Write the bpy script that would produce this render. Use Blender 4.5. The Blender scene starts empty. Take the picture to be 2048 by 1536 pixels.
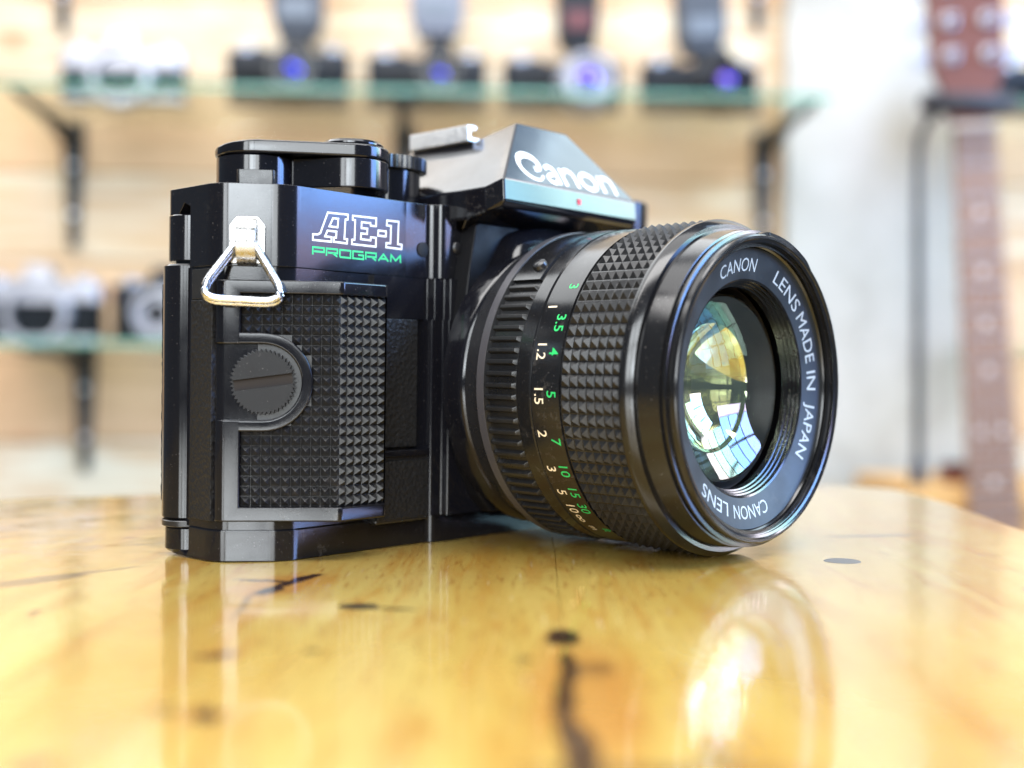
import bpy, bmesh, math, random
from mathutils import Vector, Matrix
rnd = random.Random(7)
S = bpy.context.scene
COL = S.collection
MM = 0.001
PI = math.pi

# ------------------------------------------------------------------ camera
CAM_Z = 0.0335157
F = Vector((0.0, 1.0, -0.0062)); RI = Vector((1.0, 0.0, 0.0026)); UP = Vector((-0.0026, 0.0062, 1.0))
FPX = 2328.42
cd = bpy.data.cameras.new('camera'); co = bpy.data.objects.new('camera', cd); COL.objects.link(co)
m = Matrix.Identity(4)
for i in range(3):
    m[i][0] = RI[i]; m[i][1] = UP[i]; m[i][2] = -F[i]
m[2][3] = CAM_Z
co.matrix_world = m
cd.sensor_width = 36.0; cd.lens = FPX / 2048 * 36.0
cd.clip_start = 0.01; cd.clip_end = 60
cd.dof.use_dof = True; cd.dof.focus_distance = 0.215; cd.dof.aperture_fstop = 8.0; cd.dof.aperture_blades = 0
S.camera = co

def at(u, v, y):
    """world point seen at photo pixel (u, v) at depth y metres"""
    d = F + RI * ((u - 1024) / FPX) - UP * ((v - 768) / FPX)
    return Vector((0, 0, CAM_Z)) + d * (y / d.y)

# ------------------------------------------------------------------ world and lamps
W = bpy.data.worlds.new('World'); S.world = W; W.use_nodes = True
W.node_tree.nodes['Background'].inputs[0].default_value = (0.62, 0.80, 1.0, 1)
W.node_tree.nodes['Background'].inputs[1].default_value = 0.18

def lamp(name, loc, target, sx, sy, rad, col):
    l = bpy.data.lights.new(name, 'AREA'); l.shape = 'RECTANGLE'; l.size = sx; l.size_y = sy
    l.energy = rad * PI * sx * sy          # radiance rad
    l.color = col
    o = bpy.data.objects.new(name, l); COL.objects.link(o); o.location = loc
    d = Vector(target) - Vector(loc)
    o.rotation_euler = d.to_track_quat('-Z', 'Y').to_euler()
    return o
lamp('ceiling_light', (0.1, 0.1, 1.9), (0.1, 0.3, 0), 2.4, 1.6, 3.5, (1, 0.99, 0.98))
lamp('added_wall_wash', (-0.1, -0.15, 1.6), (0, 1.42, 0.1), 2.4, 0.6, 9.0, (1, 0.985, 0.97))  # added wall wash, brightens the boards; no such fitting in the shop
lamp('added_prism_side_light', (-0.72, 1.30, 1.26), (-0.05, 0.28, 0.08), 2.0, 1.3, 4.8, (0.97, 0.99, 1))  # added panel out of view, gives the prism side its grey reflection
lamp('added_prism_front_light', (1.46, 1.36, 1.42), (0, 0.25, 0.08), 0.8, 0.5, 7.0, (0.72, 0.9, 1))  # added lamp, not a window; reflects in the sloping prism front
lamp('added_prism_front_light', (1.38, 1.36, 1.95), (0, 0.25, 0.08), 0.8, 0.46, 2.6, (0.5, 0.72, 1))  # dimmer added lamp above it, softens the gradient on the prism front
for i in range(3):
    for j in range(2):
        lamp('window_light', (-0.72 + i * 0.5, -1.7, 0.50 + j * 0.76), (-0.72 + i * 0.5, 1.0, 0.50 + j * 0.76), 0.44, 0.70, 13.0, (0.92, 0.97, 1))
lamp('added_facet_light', (-0.10, -1.72, 0.37), (-0.10, 1.0, 0.37), 0.5, 0.2, 12.0, (0.82, 0.92, 1))  # added lamp, no door there; puts a pale gradient on the body facet
PANES = ((0.30, 0.46, 1), (0.22, 0.44, 1), (0.20, 0.42, 1), (0.40, 0.80, 1), (0.62, 0.97, 1), (0.95, 0.88, 1))
for i in range(6):
    for j in range(3):
        zc0, hz = (0.40 if i < 3 else 0.58) + j * 0.44, 0.41
        if i < 3 and j == 0: zc0, hz = 0.45, 0.31
        lamp('side_window_light', (1.9, -0.36 + i * 0.225, zc0), (0.0, -0.36 + i * 0.225, zc0), 0.205, hz, (27.0, 32.0, 32.0, 20.0, 20.0, 21.0)[i], PANES[i])
lamp('added_panel_tint_light', (1.9, -0.135, 0.232), (0.0, -0.135, 0.232), 0.66, 0.11, 8.0, (0.72, 0.62, 0.95))  # added strip lamp, tints the lower part of the lettered panel purple

S.view_settings.view_transform = 'Standard'; S.view_settings.look = 'None'
S.view_settings.exposure = 0; S.view_settings.gamma = 1
S.render.engine = 'CYCLES'
cy = S.cycles
cy.max_bounces = 12; cy.transmission_bounces = 10; cy.glossy_bounces = 6; cy.diffuse_bounces = 4
cy.sample_clamp_indirect = 6; cy.caustics_reflective = False; cy.caustics_refractive = False
cy.use_denoising = True

# ------------------------------------------------------------------ materials
def newmat(name):
    mt = bpy.data.materials.new(name); mt.use_nodes = True
    nt = mt.node_tree; b = nt.nodes['Principled BSDF']
    return mt, nt, b
def setp(b, **k):
    for n, v in k.items():
        n = n.replace('_', ' ').replace('Specular IOR Level', 'Specular IOR Level')
        if isinstance(v, tuple) and len(v) == 3: v = (*v, 1)
        b.inputs[n].default_value = v
def node(nt, t, **k):
    n = nt.nodes.new(t)
    for a, v in k.items(): setattr(n, a, v)
    return n
def coords(nt, scale=(1, 1, 1), rot=(0, 0, 0)):
    tc = node(nt, 'ShaderNodeTexCoord'); mp = node(nt, 'ShaderNodeMapping')
    nt.links.new(tc.outputs['Object'], mp.inputs['Vector'])
    mp.inputs['Scale'].default_value = scale; mp.inputs['Rotation'].default_value = rot
    return mp.outputs['Vector']
def noise(nt, vec, scale, detail=4, rough=0.5, dist=0):
    n = node(nt, 'ShaderNodeTexNoise'); n.inputs['Scale'].default_value = scale
    n.inputs['Detail'].default_value = detail; n.inputs['Roughness'].default_value = rough
    n.inputs['Distortion'].default_value = dist
    nt.links.new(vec, n.inputs['Vector']); return n
def ramp(nt, fac, stops):
    r = node(nt, 'ShaderNodeValToRGB'); e = r.color_ramp.elements
    while len(e) < len(stops): e.new(0.5)
    for x, (p, c) in zip(e, stops):
        x.position = p; x.color = (*c, 1) if isinstance(c, tuple) else (c, c, c, 1)
    nt.links.new(fac, r.inputs[0]); return r.outputs[0]
def mixc(nt, fac, a, b, mode='MIX'):
    n = node(nt, 'ShaderNodeMix', data_type='RGBA', blend_type=mode)
    for s, v in ((n.inputs['Factor'], fac), (n.inputs['A'], a), (n.inputs['B'], b)):
        if s.name == 'Factor' and not hasattr(v, 'links'): s.default_value = v
        elif hasattr(v, 'links'): nt.links.new(v, s)
        else: s.default_value = (*v, 1)
    return n.outputs['Result']
def math_(nt, op, a, b=None, clamp=False):
    n = node(nt, 'ShaderNodeMath', operation=op, use_clamp=clamp)
    for s, v in zip(n.inputs, (a, b)):
        if v is None: continue
        if hasattr(v, 'links'): nt.links.new(v, s)
        else: s.default_value = v
    return n.outputs[0]
def bump(nt, b, h, strength, dist):
    n = node(nt, 'ShaderNodeBump'); n.inputs['Strength'].default_value = strength
    n.inputs['Distance'].default_value = dist
    nt.links.new(h, n.inputs['Height']); nt.links.new(n.outputs[0], b.inputs['Normal']); return n

def paint(name, col, rough, scr=0.5, coat=0.0, metal=0.0):
    """painted metal or moulded plastic with faint scratches, dust and smears"""
    mt, nt, b = newmat(name)
    setp(b, Base_Color=col, Metallic=metal, Coat_Weight=coat, Coat_Roughness=0.04)
    v = coords(nt)
    sm = noise(nt, v, 140, 5, 0.6)
    nt.links.new(ramp(nt, sm.outputs[0], [(0.3, rough * 0.75), (0.7, rough * 1.35)]), b.inputs['Roughness'])
    sf = noise(nt, v, 420, 7, 0.7); sg = noise(nt, v, 45, 2, 0.5)
    scuff = math_(nt, 'MULTIPLY', ramp(nt, sf.outputs[0], [(0.55, 0.0), (0.66, 1.0)]), ramp(nt, sg.outputs[0], [(0.54, 0.0), (0.66, 1.0)]))
    dust = noise(nt, v, 2600, 2, 0.5)
    mk = ramp(nt, dust.outputs[0], [(0.70, 0.0), (0.76, scr)])
    c = mixc(nt, math_(nt, 'MULTIPLY', scuff, scr * 0.5), col, (0.11, 0.10, 0.095))
    c = mixc(nt, mk, c, (0.16, 0.15, 0.15))
    nt.links.new(c, b.inputs['Base Color'])
    sv = coords(nt, (1, 1, 14), (0.5, 0.3, 0.2))
    s2 = noise(nt, sv, 900, 3, 0.6)
    bump(nt, b, s2.outputs[0], 0.06, 0.00004)
    return mt
M = {}
M['gloss'] = paint('gloss_black_paint', (0.005, 0.005, 0.007), 0.11, 0.45, 0.08)
M['gloss'].node_tree.nodes['Principled BSDF'].inputs['Specular IOR Level'].default_value = 0.40
M['barrel'] = paint('brown_black_barrel', (0.05, 0.036, 0.030), 0.36, 0.2)
M['matt'] = paint('matt_black_plate', (0.004, 0.004, 0.005), 0.45, 0.2); M['matt'].node_tree.nodes['Principled BSDF'].inputs['Specular IOR Level'].default_value = 0.15
M['patch'] = paint('scuffed_black', (0.010, 0.010, 0.011), 0.4, 0.9)
M['satin'] = paint('satin_black_paint', (0.012, 0.012, 0.014), 0.28, 0.4)
M['lens_black'] = paint('anodised_black', (0.007, 0.007, 0.008), 0.155, 0.55)
M['ring_face'] = paint('matt_black_ring', (0.016, 0.019, 0.023), 0.42, 0.2)
M['plastic'] = paint('black_plastic', (0.008, 0.008, 0.009), 0.30, 0.5)
M['grey_rim'] = paint('worn_grey_rim', (0.045, 0.043, 0.05), 0.36, 0.5)
M['rubber'] = paint('moulded_rubber', (0.011, 0.011, 0.012), 0.33, 0.35); M['rubber'].node_tree.nodes['Principled BSDF'].inputs['Specular IOR Level'].default_value = 0.4
M['screw'] = paint('scratched_black_screw', (0.006, 0.0055, 0.006), 0.34, 0.8); M['screw'].node_tree.nodes['Principled BSDF'].inputs['Specular IOR Level'].default_value = 0.18
M['darkgap'] = paint('flat_black', (0.004, 0.004, 0.004), 0.6, 0.1)
def mk_leather():
    mt, nt, b = newmat('grained_leatherette')
    setp(b, Base_Color=(0.009, 0.009, 0.010), Roughness=0.45, Specular_IOR_Level=0.3)
    v = coords(nt)
    vo = node(nt, 'ShaderNodeTexVoronoi'); vo.inputs['Scale'].default_value = 1150
    nt.links.new(v, vo.inputs['Vector'])
    n = noise(nt, v, 1700, 3, 0.6)
    h = math_(nt, 'ADD', vo.outputs['Distance'], n.outputs[0])
    bump(nt, b, h, 0.5, 0.0004)
    return mt
M['leather'] = mk_leather()
def mk_metal(name, col, rough, spots=0.5):
    mt, nt, b = newmat(name)
    setp(b, Base_Color=col, Metallic=1.0, Roughness=rough)
    v = coords(nt)
    n = noise(nt, v, 700, 6, 0.65)
    c = mixc(nt, ramp(nt, n.outputs[0], [(0.56, 0.0), (0.72, spots)]), col, (0.12, 0.11, 0.10))
    nt.links.new(c, b.inputs['Base Color'])
    n2 = noise(nt, v, 1600, 4, 0.6)
    nt.links.new(ramp(nt, n2.outputs[0], [(0.3, rough * 0.7), (0.7, rough * 1.6)]), b.inputs['Roughness'])
    bump(nt, b, n.outputs[0], 0.15, 0.0001)
    return mt
M['chrome'] = mk_metal('worn_chrome', (0.44, 0.435, 0.425), 0.24, 0.9)
M['steel'] = mk_metal('steel_wire', (0.66, 0.68, 0.72), 0.22, 0.5)
M['silver'] = mk_metal('satin_silver', (0.72, 0.72, 0.75), 0.32, 0.1)
M['dullsilver'] = mk_metal('dull_silver', (0.40, 0.40, 0.44), 0.45, 0.1)
M['shoe'] = mk_metal('pale_shoe_metal', (0.85, 0.85, 0.86), 0.5, 0.1)
M['brass'] = mk_metal('worn_brass', (0.55, 0.42, 0.2), 0.3, 0.5)
def flat(name, col, rough=0.5):
    mt, nt, b = newmat(name); setp(b, Base_Color=col, Roughness=rough)
    n = noise(nt, coords(nt), 500, 3)
    nt.links.new(mixc(nt, ramp(nt, n.outputs[0], [(0.35, 0.0), (0.75, 0.25)]), col, tuple(c * 0.75 for c in col)), b.inputs['Base Color'])
    return mt
M['white'] = flat('engraved_white', (0.80, 0.77, 0.70))
M['offwhite'] = flat('engraved_ivory', (0.78, 0.68, 0.52))
M['ringwhite'] = flat('engraved_pale', (0.40, 0.44, 0.46))
M['green'] = flat('engraved_green', (0.02, 0.50, 0.13))
M['red'] = flat('engraved_red', (0.75, 0.03, 0.05))
M['floor_screw'] = flat('dull_brown_metal', (0.022, 0.017, 0.015), 0.6); M['floor_screw'].node_tree.nodes['Principled BSDF'].inputs['Specular IOR Level'].default_value = 0.2
M['bracket'] = flat('black_bracket_paint', (0.008, 0.010, 0.013), 0.5)
M['bgblack'] = flat('black_camera_body', (0.011, 0.013, 0.018), 0.5); M['bgblack'].node_tree.nodes['Principled BSDF'].inputs['Specular IOR Level'].default_value = 0.25
M['bgleather'] = flat('dark_camera_leather', (0.010, 0.012, 0.014), 0.75); M['bgleather'].node_tree.nodes['Principled BSDF'].inputs['Specular IOR Level'].default_value = 0.12
M['bggrey'] = flat('grey_flash_plastic', (0.045, 0.052, 0.066), 0.6)
M['flashlens'] = flat('flash_window', (0.13, 0.15, 0.18), 0.5)
M['redwin'] = flat('red_sensor_window', (0.10, 0.010, 0.018), 0.4)
M['mahogany'] = flat('mahogany_varnish', (0.15, 0.052, 0.036), 0.35)
M['neckwood'] = flat('rosewood_board', (0.27, 0.145, 0.09), 0.6)
M['bone'] = flat('pale_nut', (0.8, 0.72, 0.66), 0.4)
M['fret'] = mk_metal('fret_wire', (0.8, 0.78, 0.74), 0.25, 0.1)
M['foam'] = flat('dark_foam', (0.02, 0.02, 0.03), 0.6)

def mk_glass(name, col, ior, film=0.0, filmior=1.38, spec=0.5):
    mt, nt, b = newmat(name)
    setp(b, Base_Color=col, Roughness=0.0, IOR=ior, Transmission_Weight=1.0)
    if film: setp(b, Thin_Film_Thickness=film, Thin_Film_IOR=filmior)
    return mt
def mk_ar_glass(name, k, tint, ior):
    """anti-reflection coated glass: refraction with a weak tinted reflection"""
    mt, nt, b = newmat(name); out = nt.nodes['Material Output']
    rf = node(nt, 'ShaderNodeBsdfRefraction'); rf.inputs['IOR'].default_value = ior; rf.inputs['Roughness'].default_value = 0.0
    rf.inputs['Color'].default_value = (0.98, 0.985, 0.97, 1)
    gl = node(nt, 'ShaderNodeBsdfGlossy'); gl.inputs['Color'].default_value = (*tint, 1); gl.inputs['Roughness'].default_value = 0.0
    lw = node(nt, 'ShaderNodeLayerWeight'); lw.inputs[0].default_value = 0.2
    f = math_(nt, 'ADD', math_(nt, 'MULTIPLY', lw.outputs['Facing'], k * 0.5), k)
    mx = node(nt, 'ShaderNodeMixShader'); nt.links.new(f, mx.inputs[0]); nt.links.new(rf.outputs[0], mx.inputs[1]); nt.links.new(gl.outputs[0], mx.inputs[2])
    nt.links.new(mx.outputs[0], out.inputs[0]); return mt
M['front_glass'] = mk_ar_glass('coated_front_glass', 0.009, (0.65, 1.0, 0.75), 1.6)
def mk_shelf_glass():
    mt, nt, b = newmat('green_shelf_glass'); out = nt.nodes['Material Output']
    tr = node(nt, 'ShaderNodeBsdfTransparent'); tr.inputs[0].default_value = (0.93, 0.985, 0.965, 1)
    gl = node(nt, 'ShaderNodeBsdfGlossy'); gl.inputs['Color'].default_value = (0.96, 1.0, 0.98, 1); gl.inputs['Roughness'].default_value = 0.02
    lw = node(nt, 'ShaderNodeLayerWeight'); lw.inputs[0].default_value = 0.5; fr = math_(nt, 'ADD', math_(nt, 'MULTIPLY', math_(nt, 'POWER', lw.outputs['Facing'], 4.0), 0.30), 0.03)
    mx = node(nt, 'ShaderNodeMixShader'); nt.links.new(fr, mx.inputs[0]); nt.links.new(tr.outputs[0], mx.inputs[1]); nt.links.new(gl.outputs[0], mx.inputs[2])
    nt.links.new(mx.outputs[0], out.inputs[0]); return mt
M['shelf_glass'] = mk_shelf_glass()
def mk_edge():
    mt, nt, b = newmat('green_glass_edge'); out = nt.nodes['Material Output']
    tr = node(nt, 'ShaderNodeBsdfTransparent'); tr.inputs[0].default_value = (0.62, 0.90, 0.80, 1)
    df = node(nt, 'ShaderNodeBsdfPrincipled'); df.inputs['Base Color'].default_value = (0.30, 0.55, 0.46, 1); df.inputs['Roughness'].default_value = 0.2
    mx = node(nt, 'ShaderNodeMixShader'); mx.inputs[0].default_value = 0.35
    nt.links.new(tr.outputs[0], mx.inputs[1]); nt.links.new(df.outputs[0], mx.inputs[2]); nt.links.new(mx.outputs[0], out.inputs[0]); return mt
M['glass_edge'] = mk_edge()
def mk_coated(name, a, bcol, film):
    mt, nt, b = newmat(name)
    setp(b, Base_Color=a, Metallic=0.85, Roughness=0.03)
    v = coords(nt); n = noise(nt, v, 90, 1)
    nt.links.new(mixc(nt, n.outputs[0], a, bcol), b.inputs['Base Color'])
    return mt
M['inner_glass'] = mk_coated('coated_inner_glass', (0.95, 0.80, 0.50), (0.55, 0.82, 0.66), 0)
def mk_semi(name, colr, k):
    """partly reflecting coated lens surface"""
    mt, nt, b = newmat(name); out = nt.nodes['Material Output']
    tr = node(nt, 'ShaderNodeBsdfTransparent'); gl = node(nt, 'ShaderNodeBsdfGlossy'); gl.inputs['Color'].default_value = (*colr, 1); gl.inputs['Roughness'].default_value = 0.0
    mx = node(nt, 'ShaderNodeMixShader'); mx.inputs[0].default_value = k; nt.links.new(tr.outputs[0], mx.inputs[1]); nt.links.new(gl.outputs[0], mx.inputs[2])
    nt.links.new(mx.outputs[0], out.inputs[0]); return mt
M['semi_glass'] = mk_semi('coated_middle_glass', (1.0, 0.97, 0.93), 0.22)
M['blue_glass'] = mk_coated('blue_coated_glass', (0.03, 0.05, 0.40), (0.08, 0.08, 0.5), 0)
M['purple_glass'] = mk_coated('purple_coated_glass', (0.10, 0.06, 0.40), (0.2, 0.15, 0.5), 0)

def spotmask(nt, vec, spots, warp, wscale, edge=0.45):
    """soft dark marks: list of (x, y, rx, ry, angle); vec in metres"""
    nz = noise(nt, vec, wscale, 4, 0.6)
    sub = node(nt, 'ShaderNodeVectorMath', operation='SUBTRACT'); nt.links.new(nz.outputs['Color'], sub.inputs[0])
    sub.inputs[1].default_value = (0.5, 0.5, 0.5)
    sc = node(nt, 'ShaderNodeVectorMath', operation='SCALE'); nt.links.new(sub.outputs[0], sc.inputs[0]); sc.inputs['Scale'].default_value = warp
    ad = node(nt, 'ShaderNodeVectorMath', operation='ADD'); nt.links.new(vec, ad.inputs[0]); nt.links.new(sc.outputs[0], ad.inputs[1])
    tot = None
    for (x, y, rx, ry, an, st) in spots:
        mp = node(nt, 'ShaderNodeMapping', vector_type='TEXTURE')
        mp.inputs['Location'].default_value = (x, y, 0); mp.inputs['Rotation'].default_value = (0, 0, an)
        mp.inputs['Scale'].default_value = (rx, ry, 1e3)
        nt.links.new(ad.outputs[0], mp.inputs['Vector'])
        ln = node(nt, 'ShaderNodeVectorMath', operation='LENGTH'); nt.links.new(mp.outputs[0], ln.inputs[0])
        mr = node(nt, 'ShaderNodeMapRange', interpolation_type='SMOOTHSTEP')
        nt.links.new(ln.outputs['Value'], mr.inputs['Value'])
        mr.inputs['From Min'].default_value = edge; mr.inputs['From Max'].default_value = 1.15
        mr.inputs['To Min'].default_value = st; mr.inputs['To Max'].default_value = 0
        tot = mr.outputs[0] if tot is None else math_(nt, 'MAXIMUM', tot, mr.outputs[0])
    return tot

def mk_table():
    mt, nt, b = newmat('varnished_honey_wood')
    tc = node(nt, 'ShaderNodeNewGeometry'); pos = tc.outputs['Position']
    mp = node(nt, 'ShaderNodeMapping'); nt.links.new(pos, mp.inputs['Vector'])
    mp.inputs['Rotation'].default_value = (0, 0, math.radians(28)); mp.inputs['Scale'].default_value = (1, 0.11, 1)
    g = noise(nt, mp.outputs[0], 190, 7, 0.62, 0.6)
    big = noise(nt, mp.outputs[0], 38, 3, 0.5, 0.8)
    base = ramp(nt, big.outputs[0], [(0.28, (0.40, 0.225, 0.038)), (0.5, (0.49, 0.33, 0.075)), (0.72, (0.53, 0.395, 0.12))])
    gr = ramp(nt, g.outputs[0], [(0.36, 1.0), (0.50, 0.2), (0.62, 0.0)])
    c = mixc(nt, math_(nt, 'MULTIPLY', gr, 0.6), base, (0.40, 0.17, 0.02))
    fine = noise(nt, mp.outputs[0], 1100, 3, 0.6)
    c = mixc(nt, ramp(nt, fine.outputs[0], [(0.56, 0.0), (0.66, 0.45)]), c, (0.24, 0.08, 0.01))
    halo = spotmask(nt, pos, [(0.0080, 0.122, 0.0075, 0.030, 0, 0.8), (0.016, 0.096, 0.02, 0.004, 0, 0.6), (-0.0305, 0.115, 0.004, 0.004, 0, .5), (-0.0347, 0.140, 0.0035, 0.0045, 0, .5),
                              (-0.037, 0.186, 0.008, 0.014, -0.3, 0.75), (0.0066, 0.1495, 0.0035, 0.005, 0, .6), (-0.041, 0.100, 0.004, 0.004, 0, .4)], 0.008, 110)
    c = mixc(nt, halo, c, (0.40, 0.17, 0.03))
    knots = spotmask(nt, pos, [(0.0066, 0.1495, 0.00232, 0.00493, 0.00, 1.00), (0.0067, 0.1345, 0.00117, 0.00747, 0.00, 0.90), (0.0056, 0.1215, 0.00117, 0.01150, -0.06, 0.90),
                               (0.0055, 0.1100, 0.00135, 0.00920, 0.08, 0.90), (0.0062, 0.1015, 0.00171, 0.00920, -0.05, 0.90), (0.0095, 0.1335, 0.00261, 0.00319, 0.00, 0.44),
                               (0.0120, 0.0985, 0.01233, 0.00174, 0.00, 0.55), (0.0185, 0.1040, 0.00174, 0.00203, 0.00, 0.66),
                               (-0.0366, 0.1870, 0.00102, 0.00805, -0.42, 1.00), (-0.0378, 0.1815, 0.00160, 0.00377, -0.30, 1.00), (-0.0342, 0.1935, 0.00145, 0.00435, -0.50, 1.00),
                               (-0.0400, 0.1905, 0.00609, 0.00087, -0.18, 0.99), (-0.0392, 0.1700, 0.00043, 0.01150, 0.08, 0.55),
                               (-0.0347, 0.1397, 0.00232, 0.00116, 0.50, 1.00), (-0.0362, 0.1388, 0.00188, 0.00102, 0.10, 0.88), (-0.0302, 0.1149, 0.00145, 0.00203, 0.20, 0.99), (-0.0350, 0.1165, 0.00145, 0.00188, 0.00, 0.44),
                               (-0.0411, 0.0993, 0.00174, 0.00261, 0.00, 0.66), (-0.0243, 0.1418, 0.00116, 0.00130, 0.00, 0.61), (-0.0674, 0.1645, 0.00087, 0.00188, 0.00, 0.88),
                               (0.0015, 0.1380, 0.00102, 0.00188, 0.00, 0.50), (-0.0790, 0.1890, 0.00319, 0.01150, -0.70, 0.66), (-0.0740, 0.1960, 0.00116, 0.01380, -0.80, 0.55), (0.0759, 0.2464, 0.01087, 0.00232, 0.20, 0.50),
                               (-0.0170, 0.1673, 0.00377, 0.00043, -0.16, 0.99), (-0.0165, 0.1683, 0.00290, 0.00043, -0.10, 0.88)], 0.0024, 380, 0.8)
    c = mixc(nt, knots, c, (0.030, 0.012, 0.008))
    speck = noise(nt, pos, 900, 2, 0.5)
    c = mixc(nt, ramp(nt, speck.outputs[0], [(0.70, 0.0), (0.73, 0.7)]), c, (0.08, 0.03, 0.01))
    sc1 = node(nt, 'ShaderNodeMapping'); nt.links.new(pos, sc1.inputs['Vector']); sc1.inputs['Rotation'].default_value = (0, 0, -0.9); sc1.inputs['Scale'].default_value = (1, 0.045, 1)
    sn = noise(nt, sc1.outputs[0], 1500, 2, 0.4)
    c = mixc(nt, ramp(nt, sn.outputs[0], [(0.69, 0.0), (0.73, 0.35)]), c, (0.75, 0.62, 0.40))
    nt.links.new(c, b.inputs['Base Color'])
    setp(b, Roughness=0.22, Coat_Weight=1.0, Coat_Roughness=0.06, Coat_IOR=1.5)
    sm = noise(nt, pos, 60, 4, 0.6)
    nt.links.new(ramp(nt, sm.outputs[0], [(0.35, 0.05), (0.7, 0.15)]), b.inputs['Coat Roughness'])
    w = noise(nt, pos, 34, 3, 0.5); w2 = noise(nt, pos, 1500, 3, 0.6)
    h = math_(nt, 'ADD', math_(nt, 'MULTIPLY', w.outputs[0], 1.0), math_(nt, 'MULTIPLY', w2.outputs[0], 0.012))
    bn = node(nt, 'ShaderNodeBump'); bn.inputs['Strength'].default_value = 0.45; bn.inputs['Distance'].default_value = 0.0006
    nt.links.new(h, bn.inputs['Height']); nt.links.new(bn.outputs[0], b.inputs['Coat Normal'])
    return mt
M['table'] = mk_table()

def mk_wall():
    mt, nt, b = newmat('pale_pine_boards')
    oi = node(nt, 'ShaderNodeObjectInfo')
    tc = node(nt, 'ShaderNodeTexCoord')
    ad = node(nt, 'ShaderNodeVectorMath', operation='ADD'); nt.links.new(tc.outputs['Object'], ad.inputs[0])
    cmb = node(nt, 'ShaderNodeCombineXYZ')
    nt.links.new(math_(nt, 'MULTIPLY', oi.outputs['Random'], 13.0), cmb.inputs[0]); nt.links.new(math_(nt, 'MULTIPLY', oi.outputs['Random'], 7.0), cmb.inputs[2])
    nt.links.new(cmb.outputs[0], ad.inputs[1])
    mp = node(nt, 'ShaderNodeMapping'); nt.links.new(ad.outputs[0], mp.inputs['Vector']); mp.inputs['Scale'].default_value = (0.12, 1, 1)
    g = noise(nt, mp.outputs[0], 60, 5, 0.6, 0.5)
    pale = ramp(nt, oi.outputs['Random'], [(0.0, (0.62, 0.38, 0.21)), (0.3, (0.64, 0.54, 0.39)), (0.6, (0.66, 0.59, 0.46)), (0.8, (0.62, 0.43, 0.26)), (1.0, (0.66, 0.57, 0.43))])
    c = mixc(nt, ramp(nt, g.outputs[0], [(0.40, 0.9), (0.58, 0.0)]), pale, (0.54, 0.33, 0.17))
    # knots
    kv = node(nt, 'ShaderNodeTexVoronoi'); kv.inputs['Scale'].default_value = 7.0
    kp = node(nt, 'ShaderNodeMapping'); kp.inputs['Scale'].default_value = (0.6, 1, 1); nt.links.new(ad.outputs[0], kp.inputs['Vector'])
    nt.links.new(kp.outputs[0], kv.inputs['Vector'])
    c = mixc(nt, ramp(nt, kv.outputs['Distance'], [(0.03, 0.75), (0.12, 0.0)]), c, (0.45, 0.17, 0.05))
    nt.links.new(c, b.inputs['Base Color']); setp(b, Roughness=0.55)
    bump(nt, b, g.outputs[0], 0.2, 0.002)
    return mt
M['wall'] = mk_wall()
def mk_pillar():
    mt, nt, b = newmat('whitewashed_concrete')
    v = coords(nt); n = noise(nt, v, 9, 5, 0.6); n2 = noise(nt, v, 90, 4, 0.6)
    nt.links.new(ramp(nt, n.outputs[0], [(0.3, (0.32, 0.285, 0.235)), (0.5, (0.43, 0.395, 0.34)), (0.75, (0.48, 0.445, 0.395))]), b.inputs['Base Color'])
    setp(b, Roughness=0.8); bump(nt, b, n2.outputs[0], 0.3, 0.003); return mt
M['pillar'] = mk_pillar()
def mk_orange():
    mt, nt, b = newmat('orange_pine')
    v = coords(nt, (0.1, 1, 1)); n = noise(nt, v, 40, 5, 0.6, 0.4)
    nt.links.new(ramp(nt, n.outputs[0], [(0.3, (0.52, 0.27, 0.08)), (0.65, (0.68, 0.40, 0.15))]), b.inputs['Base Color'])
    setp(b, Roughness=0.45); return mt
M['orange'] = mk_orange()

# ------------------------------------------------------------------ mesh helpers (camera-body meshes are given in millimetres)
def link(name, me, mat, parent=None):
    o = bpy.data.objects.new(name, me); COL.objects.link(o)
    if mat: me.materials.append(M[mat] if isinstance(mat, str) else mat)
    if parent: o.parent = parent
    if me.get('bev'):
        w = o.modifiers.new('weighted_normal', 'WEIGHTED_NORMAL'); w.keep_sharp = True; w.weight = 80
    return o
def finish(bm, name, sharp=35, scale=MM, smooth=True, bev=0, bseg=2, bang=30):
    bmesh.ops.remove_doubles(bm, verts=bm.verts, dist=1e-5)
    bmesh.ops.recalc_face_normals(bm, faces=bm.faces)
    if bev:
        ed = [e for e in bm.edges if len(e.link_faces) == 2 and e.calc_face_angle(0) > math.radians(bang)]
        bmesh.ops.bevel(bm, geom=ed, offset=bev, segments=bseg, profile=0.5, affect='EDGES', clamp_overlap=True)
    bmesh.ops.scale(bm, vec=(scale,) * 3, verts=bm.verts)
    me = bpy.data.meshes.new(name); bm.to_mesh(me); bm.free()
    if bev: me['bev'] = 1
    if smooth:
        for p in me.polygons: p.use_smooth = True
        me.set_sharp_from_angle(angle=math.radians(sharp))
    return me
def round_poly(pts, rad, seg=5):
    out = []; n = len(pts)
    for i in range(n):
        r = rad[i] if isinstance(rad, (list, tuple)) else rad
        p = Vector(pts[i]); a = Vector(pts[i - 1]) - p; b = Vector(pts[(i + 1) % n]) - p
        if r <= 0: out.append(tuple(p)); continue
        la, lb = a.length, b.length; a.normalize(); b.normalize()
        ang = a.angle(b)
        t = min(r / math.tan(ang / 2), la * 0.49, lb * 0.49)
        p0, p1 = p + a * t, p + b * t
        for k in range(seg + 1):
            s = k / seg
            out.append(tuple(p0 * (1 - s) ** 2 + p * 2 * s * (1 - s) + p1 * s * s))
    return out
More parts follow.
